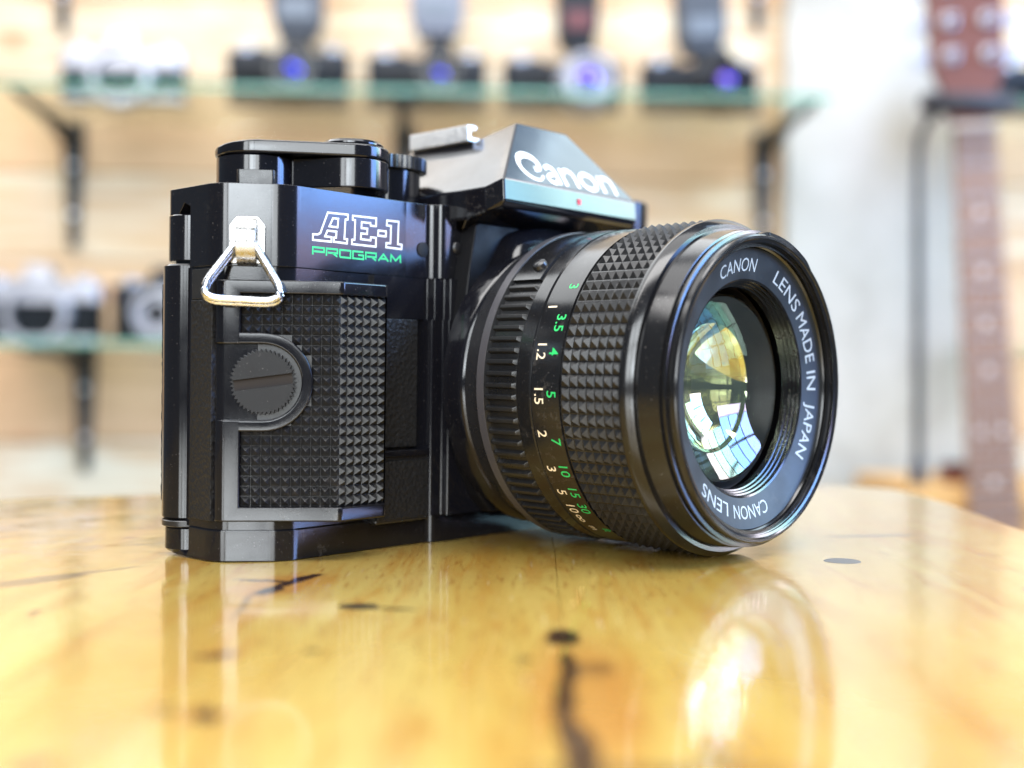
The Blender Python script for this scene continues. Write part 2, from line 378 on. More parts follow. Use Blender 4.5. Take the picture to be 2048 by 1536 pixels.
def add_prism(bm, poly, z0, z1, f=lambda x, y, z: (x, y, z)):
    lo = [bm.verts.new(f(x, y, z0)) for x, y in poly]; hi = [bm.verts.new(f(x, y, z1)) for x, y in poly]
    n = len(poly)
    bm.faces.new(lo[::-1]); bm.faces.new(hi)
    for i in range(n): bm.faces.new((lo[i], lo[(i + 1) % n], hi[(i + 1) % n], hi[i]))
def add_box(bm, x0, x1, y0, y1, z0, z1, f=lambda x, y, z: (x, y, z)):
    add_prism(bm, [(x0, y0), (x1, y0), (x1, y1), (x0, y1)], z0, z1, f)
def add_lathe(bm, prof, seg, f, closed=False):
    """prof = list of (axial, radius); f(axial, radius, angle) -> xyz"""
    rings = []
    for a, r in prof:
        if r < 1e-6: rings.append([bm.verts.new(f(a, 0, 0))])
        else: rings.append([bm.verts.new(f(a, r, 2 * PI * k / seg)) for k in range(seg)])
    for A, B in zip(rings, rings[1:] + (rings[:1] if closed else [])):
        for k in range(seg):
            q = [A[k % len(A)], A[(k + 1) % seg % len(A)], B[(k + 1) % seg % len(B)], B[k % len(B)]]
            u = []
            for v in q:
                if v not in u: u.append(v)
            if len(u) > 2: bm.faces.new(u)
    return rings
def add_tube(bm, path, r, seg=8, closed=False, flat_=None):
    P = [Vector(p) for p in path]; n = len(P); rings = []
    up = Vector((0.31, 0.2, 0.93))
    for i, p in enumerate(P):
        t = (P[(i + 1) % n] - P[i - 1]) if closed or 0 < i < n - 1 else (P[1] - P[0] if i == 0 else P[-1] - P[-2])
        t.normalize(); s = t.cross(up).normalized(); w = s.cross(t)
        rr = r[i] if isinstance(r, (list, tuple)) else r
        rings.append([bm.verts.new(p + (s * math.cos(a) + w * math.sin(a)) * rr) for a in [2 * PI * k / seg for k in range(seg)]])
    for i in range(n if closed else n - 1):
        A, B = rings[i], rings[(i + 1) % n]
        for k in range(seg): bm.faces.new((A[k], A[(k + 1) % seg], B[(k + 1) % seg], B[k]))
    if not closed: bm.faces.new(rings[0][::-1]); bm.faces.new(rings[-1])
def carve(me, cutters, name, sharp=35, bev=0, bseg=2, bang=30):
    """exact boolean difference, then optional bevel; meshes in metres"""
    o = bpy.data.objects.new('t', me); COL.objects.link(o); tmp = [o]
    for c in cutters:
        k = bpy.data.objects.new('k', c); COL.objects.link(k); tmp.append(k)
        md = o.modifiers.new('b', 'BOOLEAN'); md.object = k; md.operation = 'DIFFERENCE'; md.solver = 'EXACT'
    dg = bpy.context.evaluated_depsgraph_get(); dg.update()
    res = bpy.data.meshes.new_from_object(o.evaluated_get(dg))
    for t in tmp: bpy.data.objects.remove(t)
    bm = bmesh.new(); bm.from_mesh(res)
    bmesh.ops.scale(bm, vec=(1000,) * 3, verts=bm.verts)
    bmesh.ops.dissolve_limit(bm, angle_limit=math.radians(0.5), verts=bm.verts, edges=bm.edges)
    return finish(bm, name, sharp, MM, True, bev, bseg, bang)
def thing(name, label, cat, loc=(0, 0, 0), rot=(0, 0, 0), group=None):
    o = bpy.data.objects.new(name, None); COL.objects.link(o); o.location = loc; o.rotation_euler = rot
    o.empty_display_size = 0.02
    o['label'] = label; o['category'] = cat
    if group: o['group'] = group
    return o

# lettering ---------------------------------------------------------------
def text_geo(s, size, bold=0.0, shear=0.0):
    cu = bpy.data.curves.new('t', 'FONT'); cu.body = s; cu.size = size; cu.offset = bold; cu.shear = shear
    cu.align_x = 'CENTER'; cu.align_y = 'CENTER'; cu.resolution_u = 3
    o = bpy.data.objects.new('t', cu); COL.objects.link(o)
    dg = bpy.context.evaluated_depsgraph_get(); me = bpy.data.meshes.new_from_object(o.evaluated_get(dg))
    bpy.data.objects.remove(o)
    v = [(p.co.x, p.co.y) for p in me.vertices]; f = [tuple(p.vertices) for p in me.polygons]
    bpy.data.meshes.remove(me); bpy.data.curves.remove(cu)
    return v, f
def letter_mesh(name, geo, f):
    v, fc = geo
    me = bpy.data.meshes.new(name); me.from_pydata([tuple(c * MM for c in f(x, y)) for x, y in v], [], fc); me.validate()
    return me
def ribbons(strokes):
    """each stroke: (points, width or widths, closed) -> flat ribbon geometry with mitred joins"""
    V, Fc = [], []
    for pts, w, closed in strokes:
        P = [Vector(p) for p in pts]; n = len(P); base = len(V)
        for i, p in enumerate(P):
            a = P[i] - P[i - 1] if (closed or i) else P[1] - P[0]
            b = P[(i + 1) % n] - P[i] if (closed or i < n - 1) else P[-1] - P[-2]
            a = a.normalized(); b = b.normalized()
            na = Vector((-a.y, a.x)); nb = Vector((-b.y, b.x)); mN = (na + nb)
            if mN.length < 1e-4: mN = na
            mN.normalize(); k = 1 / max(0.45, mN.dot(na))
            ww = (w[i] if isinstance(w, (list, tuple)) else w) / 2
            V.append(tuple(p + mN * ww * k)); V.append(tuple(p - mN * ww * k))
        for i in range(n if closed else n - 1):
            j = (i + 1) % n
            Fc.append((base + 2 * i, base + 2 * i + 1, base + 2 * j + 1, base + 2 * j))
    return V, Fc
def spline(pts, n=6):
    P = [Vector(p) for p in pts]; P = [P[0] * 2 - P[1]] + P + [P[-1] * 2 - P[-2]]
    out = []
    for i in range(1, len(P) - 2):
        for k in range(n):
            t = k / n; a, b, c, d = P[i - 1:i + 3]
            out.append(tuple(0.5 * ((2 * b) + (c - a) * t + (2 * a - 5 * b + 4 * c - d) * t * t + (3 * b - a - 3 * c + d) * t ** 3)))
    out.append(tuple(P[-2])); return out
#PART2
# ================================================================== the film camera (body frame in millimetres: x along the body, -y to the front, z up)
H = 32.23
root = thing('film_camera', 'large sharp black film camera with a big lens, resting on the glossy wooden table', 'camera',
             (0.001356, 0.2551011, 0), (math.radians(0.7938), 0, math.radians(46.9084)))
E_, YC, XC = 71.6, 8.47, 61.96
FD = Vector((XC - E_, YC)).normalized()           # facet direction towards the end of the body (x, y)
FN = Vector((FD.y * -1, FD.x)); FN = FN if FN.y < 0 else -FN    # outward facet normal
def plan(o=0.0, fr=0.0, back=25.0, rb=2.2):
    return round_poly([(-E_ + o, back - o), (-E_ + o, YC + o * .4), (-XC + o * .4, o), (-33.6, o), (-27.6, -0.25 + o), (-26.6, -2.7 + fr), (-24, -3.2 + fr), (24, -3.2 + fr), (27, -2.6 + fr),
                       (30, o), (60, o), (70 - o, YC + o * .4), (70 - o, back - o)], [rb, 6.0, 8.0, 3, 2, 1.5, 0, 0, 1, 2, 2.5, 2.2, 2.2], 5)
# top cover with the scooped latch corner
bm = bmesh.new(); add_prism(bm, plan(), 53.2, 68.0)
cut = bmesh.new(); add_prism(cut, [(27, 56.2), (18.6, 65.2), (16.6, 64.4), (16.6, 50), (27, 50)], -74, -69.5, lambda x, y, z: (z, x, y))
cover = carve(finish(bm, 'c', smooth=False), [finish(cut, 'k', smooth=False)], 'top_cover', 32, 0.55, 3, 40)
top = link('top_cover', cover, 'gloss', root)
def cyl_z(name, cx, cy_, r, z0, z1, mat, parent, seg=40, bev=0.3, prof=None):
    b = bmesh.new(); pr = prof or [(z0, 0), (z0, r - bev), (z0 + bev, r), (z1 - bev, r), (z1, r - bev), (z1, 0)]
    add_lathe(b, pr, seg, lambda a, rr, t: (cx + rr * math.cos(t), cy_ + rr * math.sin(t), a))
    return link(name, finish(b, name, 40), mat, parent)
cyl_z('hinge_barrel', -67.8, 21.8, 4.35, 54.6, 63.2, 'gloss', top, 36, 0.2)
# bottom cover, scooped the same way
bm = bmesh.new(); add_prism(bm, plan(0, 1.6, 25.0, 4.5), 0.0, 5.7)
cut = bmesh.new(); add_prism(cut, [(27, 7), (27, 4.2), (25.0, 3.8), (17.2, 0.35), (16.4, 1.2), (16.4, 7)], -74, -69.6, lambda x, y, z: (z, x, y))
link('bottom_cover', carve(finish(bm, 'c', smooth=False), [finish(cut, 'k', smooth=False)], 'bottom_cover', 32, 0.45, 2, 40), 'gloss', root)
# body shell between them
bm = bmesh.new(); add_prism(bm, plan(0.55, 1.9), 5.7, 53.2)
link('body_shell', finish(bm, 'body_shell', 32), 'gloss', root)
cyl_z('hinge_foot', -68.0, 21.8, 4.5, 0.5, 5.3, 'gloss', root, 36, 0.5)
cyl_z('hinge_rod', -68.4, 21.9, 4.7, 6.6, 54.0, 'gloss', root, 40, 0.35)
cyl_z('hinge_collar', -68.3, 21.8, 4.85, 5.2, 6.4, 'satin', root, 36, 0.15)
bm = bmesh.new(); add_box(bm, -E_ - 0.05, -E_ + 1.5, 9.2, 16.2, 7.2, 47.2)
link('end_leatherette', finish(bm, 'end_leatherette', bev=0.25), 'leather', root)
bm = bmesh.new(); add_box(bm, -E_ + 0.15, -E_ + 1.5, 9.0, 16.2, 47.3, 52.8)
link('bare_patch', finish(bm, 'bare_patch', bev=0.2), M['patch'], root)
# back door with its own leather
bm = bmesh.new(); add_box(bm, -66.8, 66, 25.0, 26.2, 6.2, 53.4); link('back_door', finish(bm, 'back_door', bev=0.5), 'satin', root)
bm = bmesh.new()
nz_ = 60; rows = []
for i in range(nz_ + 1):
    z = 9.5 + 41 * i / nz_; rows.append([bm.verts.new((x, y + rnd.uniform(-.14, .14), z)) for x, y in ((-71.0, 25.4), (-71.2, 26.8), (-70.2, 27.5), (-64, 27.5))])
for A, B in zip(rows, rows[1:]):
    for k in range(3): bm.faces.new((A[k], A[k + 1], B[k + 1], B[k]))
link('back_leatherette', finish(bm, 'back_leatherette', 80), 'leather', root)
bm = bmesh.new()
for z0, z1 in ((6.5, 9.2), (50.8, 53.2)):
    bm = bmesh.new(); add_box(bm, -71, -60, 25.1, 27.2, z0, z1); link('door_edge', finish(bm, 'door_edge', bev=0.5, bseg=3), 'gloss', root)

# hand grip ------------------------------------------------------------
YG = -7.0; GX = -54.9; GR = -43.7
def gp(s, d=0.0):
    """grip face: s mm along the slanted face from its corner (negative = along the front face), d mm outwards"""
    if s >= 0: v = Vector((GX, YG)) + FD * s + FN * d
    else: v = Vector((GX - s, YG - d))
    return v
kx = math.tan(math.acos(FN.dot(Vector((0, -1)))) / 2)
def corner(d): return Vector((GX - kx * d * 1.0, YG - d)) if True else None
end = gp(21.8)
gpoly = [(GR, -0.2), (GR, YG), (GX, YG), tuple(end), (end.x + .5, end.y + 3.2), (-60, 2.5)]
bm = bmesh.new(); add_prism(bm, round_poly(gpoly, [0, 1.2, 1.6, 2.4, 1, 1], 5), 7.3, 50.7)
pad = bmesh.new()
po = corner(3.0); pi_ = corner(-1.15)
add_prism(pad, [(GR + 3, YG - 3), tuple(po), tuple(gp(18.0, 3.0)), tuple(gp(18.0, -1.15)), tuple(pi_), (GR + 3, YG + 1.15)], 9.9, 48.3)
SC, ZC = 14.0, 32.4
def dshape(r, smax):
    return [(smax, ZC + r)] + [(SC - r * math.sin(t), ZC + r * math.cos(t)) for t in [PI * k / 20 for k in range(21)]] + [(smax, ZC - r)]
nt_ = bmesh.new(); add_prism(nt_, dshape(6.8, 27), -3.6, 4, lambda s, z, d: (*gp(s, d), z))
# keep the D shaped rim: the pad recess must not reach it, so the rim is its own piece
grip = carve(finish(bm, 'g', smooth=False), [finish(pad, 'k', smooth=False), finish(nt_, 'k2', smooth=False)], 'hand_grip', 32, 0.42, 3, 38)
grip = link('hand_grip', grip, 'gloss', root)
bm = bmesh.new()
for i in range(20):
    t0, t1 = PI * i / 20, PI * (i + 1) / 20
a_in = [(18.2, ZC + 6.85)] + [(SC - 6.85 * math.sin(PI * k / 24), ZC + 6.85 * math.cos(PI * k / 24)) for k in range(25)] + [(18.2, ZC - 6.85)]
a_out = [(18.2, ZC + 8.9)] + [(SC - 8.9 * math.sin(PI * k / 24), ZC + 8.9 * math.cos(PI * k / 24)) for k in range(25)] + [(18.2, ZC - 8.9)]
def ringface(d): return [[bm.verts.new((*gp(s, d), z)) for s, z in a] for a in (a_in, a_out)]
lo, hi = ringface(-2.6), ringface(0.12)
n = len(a_in)
for i in range(n - 1):
    bm.faces.new((hi[0][i], hi[0][i + 1], hi[1][i + 1], hi[1][i])); bm.faces.new((lo[0][i], lo[0][i + 1], hi[0][i + 1], hi[0][i])); bm.faces.new((lo[1][i], lo[1][i + 1], hi[1][i + 1], hi[1][i]))
link('notch_rim', finish(bm, 'notch_rim', 32, bev=0.35, bseg=3, bang=40), 'gloss', grip)
# pyramid pad, one mesh per face of the grip
def pyramid_pad(s0, s1, ns, z0, z1, nz, skip):
    b = bmesh.new()
    for i in range(ns):
        for j in range(nz):
            sa, sb = s0 + (s1 - s0) * i / ns, s0 + (s1 - s0) * (i + 1) / ns
            za, zb = z0 + (z1 - z0) * j / nz, z0 + (z1 - z0) * (j + 1) / nz
            if skip((sa + sb) / 2, (za + zb) / 2): continue
            lo_, g = -1.12, 0.02
            q = [b.verts.new((*gp(s, lo_), z)) for s, z in ((sa + g, za + g), (sb - g, za + g), (sb - g, zb - g), (sa + g, zb - g))]
            tp = b.verts.new((*gp((sa + sb) / 2, lo_ + 1.02), (za + zb) / 2))
            for k in range(4): b.faces.new((q[k], q[(k + 1) % 4], tp))
            # groove floor
    fl = [b.verts.new((*gp(s, -1.145), z)) for s, z in ((s0, z0), (s1, z0), (s1, z1), (s0, z1))]; b.faces.new(fl)
    return finish(b, 'grip_pad', smooth=False)
link('grip_pad', pyramid_pad(0.15, 17.9, 10, 10.0, 48.2, 21, lambda s, z: math.hypot(min(0, s - SC), z - ZC) < 8.7 or (s > SC and abs(z - ZC) < 8.7)), 'rubber', grip)
link('grip_pad', pyramid_pad(-11.1, -0.15, 6, 10.0, 48.2, 21, lambda s, z: False), 'rubber', grip)
# coin screw in the notch
bm = bmesh.new(); NT = 46; prof = []
for k in range(NT * 2):
    r = 5.95 if k % 2 == 0 else 5.35; t = 2 * PI * k / (NT * 2); prof.append((SC + r * math.cos(t), ZC + r * math.sin(t)))
add_prism(bm, prof, -3.4, 0.1, lambda s, z, d: (*gp(s, d), z))
sl = bmesh.new(); ca, sa = math.cos(math.radians(172)), math.sin(math.radians(172))
add_prism(sl, [(SC + x * ca - y * sa, ZC + x * sa + y * ca) for x, y in ((-8, -1.0), (8, -1.0), (8, 1.0), (-8, 1.0))], -0.8, 1.5, lambda s, z, d: (*gp(s, d), z))
scm = carve(finish(bm, 's', smooth=False), [finish(sl, 'k', smooth=False)], 'coin_screw', 30, 0.22, 2, 60)
link('coin_screw', scm, 'screw', grip)
bm = bmesh.new(); add_prism(bm, [(SC + x * ca - y * sa, ZC + x * sa + y * ca) for x, y in ((-5.2, -.95), (5.2, -.95), (5.2, .95), (-5.2, .95))], -0.9, -0.78, lambda s, z, d: (*gp(s, d), z))
link('slot_floor', finish(bm, 'slot_floor'), 'floor_screw', grip)

# front trim between grip and mirror box --------------------------------------
bm = bmesh.new(); add_box(bm, -39, -30.8, -0.75, 1, 19.6, 44.8); link('front_leatherette', finish(bm, 'front_leatherette', bev=0.3), 'leather', root)
bm = bmesh.new(); add_box(bm, -42, -27.8, -1.6, 1, 4.9, 18.4); bo = link('battery_door', finish(bm, 'battery_door', bev=0.5, bseg=3), 'satin', root)
bm = bmesh.new(); add_box(bm, -42, -28.6, -2.0, -1.0, 5.6, 17.2); link('door_leatherette', finish(bm, 'door_leatherette', bev=0.3), 'leather', bo)
bm = bmesh.new(); add_box(bm, -42, -28.4, -2.3, 1, 17.8, 19.2); link('door_latch', finish(bm, 'door_latch', bev=0.3), 'gloss', root)
bm = bmesh.new(); add_prism(bm, round_poly([(-42, 1), (-42, -0.4), (-28.2, -0.4), (-27.9, -2.4), (-25.6, -2.6), (-25.2, -4.2), (-20, -4.2), (-20, 1)], [0, 0, .5, .5, .5, .5, 0, 0], 4), 44.9, 53.1)
link('front_shoulder', finish(bm, 'front_shoulder', 35), 'gloss', root)
bm = bmesh.new(); add_prism(bm, round_poly([(-29.2, 1), (-28.9, -0.9), (-28.6, -2.4), (-25.9, -2.6), (-25.5, -4.2), (20, -4.2), (26, -4), (29, -.9), (30, 1)], [0, .4, .5, .5, .5, 0, 1, 1, 0], 4), 5.8, 44.9)
link('front_step', finish(bm, 'front_step', 35), 'gloss', root)
# mirror box front plate
pl = [(-21.2, 64.6), (-23.2, 54), (-25.0, 42), (-25.2, 24), (-23.5, 17), (-19.5, 9.5), (-16, 5.9), (16, 5.9), (19.5, 9.5), (23.5, 17), (25.2, 24), (25, 42), (21.2, 64.6)]
bm = bmesh.new(); add_prism(bm, round_poly(pl, 1.5, 4), -7.2, 1.0, lambda x, z, y: (x, y, z))
link('mirror_box', finish(bm, 'mirror_box', 30, bev=0.45, bseg=3, bang=50), 'matt', root)
def lens_f(a, r, t): return (-r * math.cos(t), a, H + r * math.sin(t))
def lathe(name, prof, mat, parent, seg=128, sharp=30, closed=True):
    b = bmesh.new(); add_lathe(b, prof, seg, lens_f, closed); return link(name, finish(b, name, sharp), mat, parent)
lathe('mount_boss', [(-6.8, 20), (-6.8, 29.6), (-11.6, 29.5), (-12.6, 28.9), (-12.6, 20)], 'gloss', root, 128, 60)
bm = bmesh.new(); ar = []
for k in range(41):
    t = PI / 2 + math.radians(-38 + 76 * k / 40); e = min(1.0, min(k, 40 - k) / 9.0); e = e * e * (3 - 2 * e)
    ar.append([bm.verts.new(lens_f(yy, rr, t)) for yy, rr in ((-5.5, 29.0), (-5.5, 29.5 + 3.7 * e), (-7.5, 29.5 + 3.8 * e), (-9.6, 29.4 + 3.1 * e), (-11.2, 29.2 + 1.6 * e), (-12.0, 29.0))])
for A, B in zip(ar, ar[1:]):
    for i in range(5): bm.faces.new((A[i], A[i + 1], B[i + 1], B[i]))
link('mount_arch', finish(bm, 'mount_arch', 60), 'gloss', root)
# screws and sensor dot on the shoulder
def disc_front(name, x, z, y, r, mat, parent, dome=0.25):
    b = bmesh.new(); add_lathe(b, [(y, r), (y - dome * .7, r * .86), (y - dome, 0)], 24, lambda a, rr, t: (x + rr * math.cos(t), a, z + rr * math.sin(t)))
    return link(name, finish(b, name, 60), mat, parent)
disc_front('shoulder_pin', -29.3, 58.9, -0.35, 1.5, 'darkgap', top, 0.15)
disc_front('shoulder_screw', -22.6, 59.6, -3.2, 1.25, 'satin', top, 0.5)

# lettering on the top cover ----------------------------------------------------
def zc(zx, zy):                                      # reading of the enlarged photograph to millimetres on the front panel
    return (-56.5 + (zx - 1085) * 0.02725, 58.5 + (350 + (zx - 1085) * 0.119 - zy) * (0.0198 + (zx - 1085) * 2.7e-6))
AE = [
    [(1090, 350), (1090, 298), (1130, 300), (1152, 288), (1213, 100), (1388, 122), (1386, 166), (1366, 166), (1358, 342), (1384, 346), (1382, 384), (1266, 368), (1268, 330), (1286, 330), (1290, 276), (1212, 266), (1192, 318), (1248, 326), (1246, 368)],
    [(1258, 152), (1304, 158), (1298, 236), (1228, 226)],
    [(1424, 390), (1426, 350), (1448, 352), (1452, 172), (1430, 168), (1430, 132), (1642, 160), (1640, 232), (1592, 226), (1590, 202), (1510, 192), (1508, 246), (1562, 252), (1560, 300), (1506, 294), (1504, 346), (1592, 358), (1594, 330), (1642, 336), (1640, 416)],
    [(1662, 270), (1734, 280), (1732, 326), (1660, 316)],
    [(1740, 226), (1742, 182), (1852, 196), (1846, 396), (1884, 402), (1882, 442), (1736, 422), (1738, 384), (1776, 388), (1780, 232)]]
geo = ribbons([([zc(*p) for p in o], 0.36, True) for o in AE])
link('model_lettering', letter_mesh('model_lettering', geo, lambda x, z: (x, -0.03, z)), 'white', top)
G = {'P': [[(0, 0), (0, 1), (1, 1), (1, .45), (.12, .45)]], 'R': [[(0, 0), (0, 1), (1, 1), (1, .45), (.12, .45)], [(.55, .45), (1, 0)]], 'O': [[(0, 0), (0, 1), (1, 1), (1, 0), (0, 0)]],
     'G': [[(1, 1), (0, 1), (0, 0), (1, 0), (1, .52), (.5, .52)]], 'A': [[(0, 0), (.5, 1), (1, 0)], [(.22, .35), (.78, .35)]], 'M': [[(0, 0), (0.04, 1), (.5, .25), (.96, 1), (1, 0)]]}
st = []
for i, ch in enumerate('PROGRAM'):
    for s in G[ch]: st.append(([(-56.35 + i * 3.13 + x * 2.55, 55.85 + y * 1.35) for x, y in s], 0.34, False))
link('program_lettering', letter_mesh('program_lettering', ribbons(st), lambda x, z: (x, -0.03, z)), 'green', top)

# strap lug and ring --------------------------------------------------------------
FC = Vector((-XC, 0)) + FD * 7.05
def fp(s, d, z): v = FC + FD * s + FN * d; return (v.x, v.y, z)
lug = None
bm = bmesh.new()
oc = round_poly([(-3.1, 53.6), (-3.2, 60.4), (-1.9, 62.0), (1.9, 62.0), (3.2, 60.4), (3.1, 53.6)], 0.7, 3)
add_prism(bm, oc, -0.1, 0.55, lambda s, z, d: fp(s, d, z))
lug = link('strap_lug', finish(bm, 'strap_lug', bev=0.15), 'chrome', root)
bm = bmesh.new(); arc = [(0.3, 61.6), (1.5, 61.5), (2.7, 60.6), (3.5, 59.2), (3.7, 57.6), (3.4, 55.9), (2.6, 54.4), (1.4, 53.5), (0.2, 53.2)]
inn = [(0.2, 60.4), (1.2, 60.3), (2.0, 59.7), (2.5, 58.8), (2.6, 57.6), (2.4, 56.2), (1.8, 55.2), (1.0, 54.6), (0.2, 54.4)]
A = [[bm.verts.new(fp(s, d, z)) for d, z in arc] for s in (-1.75, 1.75)]; B = [[bm.verts.new(fp(s, d, z)) for d, z in inn] for s in (-1.75, 1.75)]
for i in range(len(arc) - 1):
    bm.faces.new((A[0][i], A[0][i + 1], A[1][i + 1], A[1][i])); bm.faces.new((B[0][i], B[0][i + 1], B[1][i + 1], B[1][i]))
    for q in (0, 1): bm.faces.new((A[q][i], A[q][i + 1], B[q][i + 1], B[q][i]))
link('lug_loop', finish(bm, 'lug_loop', 50, bev=0.12), 'chrome', lug)
def ring_path(off, tilt):
    tri = round_poly([(0.1, 59.3), (8.6, 47.2), (-7.9, 46.6)], [2.0, 2.6, 2.6], 8)
    return [fp(s, off + (59 - z) * tilt, z) for s, z in tri]
bm = bmesh.new()
add_tube(bm, ring_path(1.8, 0.22), 0.68, 10, True); add_tube(bm, [(x, y, z - 0.5) for x, y, z in ring_path(0.8, 0.2)], 0.68, 10, True)
link('strap_ring', finish(bm, 'strap_ring', 60), 'steel', lug)

# advance lever, dial ---------------------------------------------------------------
C1, C2 = Vector((-57.2, 16.4)), Vector((-43.6, 4.6))
def hull(c1, r1, c2, r2, n=16):
    d = c2 - c1; L = d.length; a0 = math.atan2(d.y, d.x); be = math.acos((r1 - r2) / L)
    p = [tuple(c1 + Vector((math.cos(a), math.sin(a))) * r1) for a in [a0 + be + (2 * PI - 2 * be) * k / n for k in range(n + 1)]]
    p += [tuple(c2 + Vector((math.cos(a), math.sin(a))) * r2) for a in [a0 - be + 2 * be * k / n for k in range(n + 1)]]
    return p
cyl_z('lever_drum', C1.x, C1.y, 7.7, 67.9, 74.7, 'gloss', root, 48, 0.25)
bm = bmesh.new(); add_prism(bm, hull(C1, 8.0, C2, 7.0), 74.8, 77.4)
for v in bm.verts:
    if v.co.z > 77: v.co.z -= max(0, (v.co.y - 10)) * 0.10
lev = link('advance_lever', finish(bm, 'advance_lever', 40, bev=0.5, bseg=3, bang=50), 'gloss', root)
bm = bmesh.new(); add_prism(bm, hull(Vector((-53.4, 9.8)), 1.1, C2, 6.95, 14), 69.1, 74.75); link('lever_grip', finish(bm, 'lever_grip', 40, bev=0.3, bang=50), 'gloss', lev)
cyl_z('lever_cap', C2.x, C2.y, 6.0, 77.2, 78.5, 'gloss', lev, 40, 0.5)
bm = bmesh.new(); c0 = Vector((-64.6, 5.9))
add_prism(bm, round_poly([tuple(c0 + FD * s + FN * d) for s, d in ((-3.4, -1.2), (3.4, -1.2), (3.4, 1.4), (-3.4, 1.4))], .6, 3), 67.95, 70.7)
link('lever_stop', finish(bm, 'lever_stop', bev=0.3), 'plastic', root)
bm = bmesh.new()
prof = [(8.6 if k % 2 else 8.25) for k in range(96)]
add_prism(bm, [(-28 + r * math.cos(2 * PI * k / 96), 13 + r * math.sin(2 * PI * k / 96)) for k, r in enumerate(prof)], 75.6, 78.4)
dial = link('shutter_dial', finish(bm, 'shutter_dial', 25, bev=0.2, bang=70), 'plastic', root)
cyl_z('dial_base', -28, 13, 7.2, 67.9, 75.7, 'gloss', dial, 40, 0.2)

# prism housing -----------------------------------------------------------------------
def sym(bm, quads):
    for q in quads:
        bm.faces.new([bm.verts.new(p) for p in q]); bm.faces.new([bm.verts.new((-p[0], p[1], p[2])) for p in q][::-1])
TL, BL = (-8, -5.5, 87), (-21.4, -14.8, 72.75)
bm = bmesh.new()
mid = lambda p: (0, p[1], p[2])
T2, T3, T4 = (-8, 6.5, 84.6), (-8.2, 26.5, 84.9), (-15, 29.5, 76)
S1 = (-22.6, -11.0, 71.2); S2 = (-23.5, 27, 70.2)
B2, B3, B4 = (-21.4, -15.1, 68.4), (-20.9, -14.3, 67.2), (-22.4, -11.0, 66.4)
K1, K2 = (-23.0, -6.5, 65.4), (-23.5, 27, 65.4)
U1 = (-22.5, -5.0, 63.6)
sym(bm, [(TL, BL, mid(BL), mid(TL)), (TL, T2, S1, BL), (T2, T3, S2, S1), (TL, mid(TL), mid(T2), T2), (T2, mid(T2), mid(T3), T3), (T3, mid(T3), mid(T4), T4), (T3, T4, S2), 
         (T4, mid(T4), (0, 29.5, 65.4), (-15, 29.5, 65.4)), (T4, (-15, 29.5, 65.4), K2, S2),
         (BL, B2, mid(B2), mid(BL)), (B2, B3, mid(B3), mid(B2)), (BL, S1, B4, B2), (B2, B4, B3), (S1, S2, K2, K1, B4), (B3, B4, K1, U1, mid(U1), mid(B3)), (U1, K1, K2, mid(K2), mid(U1)), (K2, (-15, 29.5, 65.4), (0, 29.5, 65.4), mid(K2))])
prism = link('prism_housing', finish(bm, 'prism_housing', 25, bev=0.4, bseg=3, bang=12), 'gloss', root)
bm = bmesh.new()
sec = [(-9.9, 84.4), (-9.9, 87.9), (-7.2, 87.9), (-7.2, 87.0), (-8.9, 87.0), (-8.9, 85.3), (8.9, 85.3), (8.9, 87.0), (7.2, 87.0), (7.2, 87.9), (9.9, 87.9), (9.9, 84.4)]
add_prism(bm, sec, 7.0, 26.0, lambda x, z, y: (x, y, z))
link('hot_shoe', finish(bm, 'hot_shoe', bev=0.25), 'shoe', root)
# brand lettering on the sloping front
def pf(x, z, lift=0.04):
    t = (z - 72.75) / 14.25; y = -14.8 + 9.3 * t
    return (x, y - lift * 0.84, z + lift * 0.54)
cx_ = lambda x: (x + 15) * 1.15 - 15
W1 = 0.95
logo = [(spline([(-10.6, 76.2), (-9.7, 76.3), (-9.0, 77.0), (-9.2, 78.2), (-10.4, 79.0), (-12.2, 79.1), (-13.8, 78.2), (-14.4, 76.6), (-13.7, 75.0), (-12.0, 73.95), (-10.3, 73.9), (-9.0, 74.9)]), None, False),
        (spline([(-7.6, 76.9), (-6.4, 77.45), (-5.3, 77.0), (-5.0, 76.0), (-5.0, 73.6)]), W1, False),
        (spline([(-5.0, 75.8), (-6.6, 75.6), (-7.8, 74.8), (-7.3, 73.95), (-6.2, 73.8), (-5.0, 74.7)]), W1 * .85, False),
        ([(-3.2, 77.5), (-3.2, 73.55)], W1, False), (spline([(-3.2, 76.0), (-2.0, 77.2), (-0.5, 77.1), (0.2, 76.1), (0.2, 73.55)]), W1, False),
        ([(4.0 + 2.15 * math.cos(a), 75.55 + 1.75 * math.sin(a)) for a in [2 * PI * k / 24 for k in range(24)]], W1, True),
        ([(7.9, 77.5), (7.9, 73.55)], W1, False), (spline([(7.9, 76.0), (9.1, 77.2), (10.6, 77.1), (11.3, 76.1), (11.3, 73.55)]), W1, False)]
st = []
for pts, w, c in logo:
    if w is None: nn = len(pts); w = [0.55 + 0.85 * math.sin(PI * min(1, 0.12 + i / nn)) for i in range(nn)]; w[:5] = [1.3, 1.25, 1.1, .95, .85]
    st.append(([(cx_(x), z) for x, z in pts], w, c))
link('brand_lettering', letter_mesh('brand_lettering', ribbons(st), pf), 'white', prism)
bm = bmesh.new(); add_box(bm, 1.0, 1.9, -15.16, -14.9, 70.0, 71.1); link('index_mark', finish(bm, 'index_mark'), 'red', prism)
bm = bmesh.new(); add_box(bm, -21.0, 21.0, -15.02, -12.5, 68.55, 68.75); link('brow_seam', finish(bm, 'brow_seam'), 'darkgap', prism)
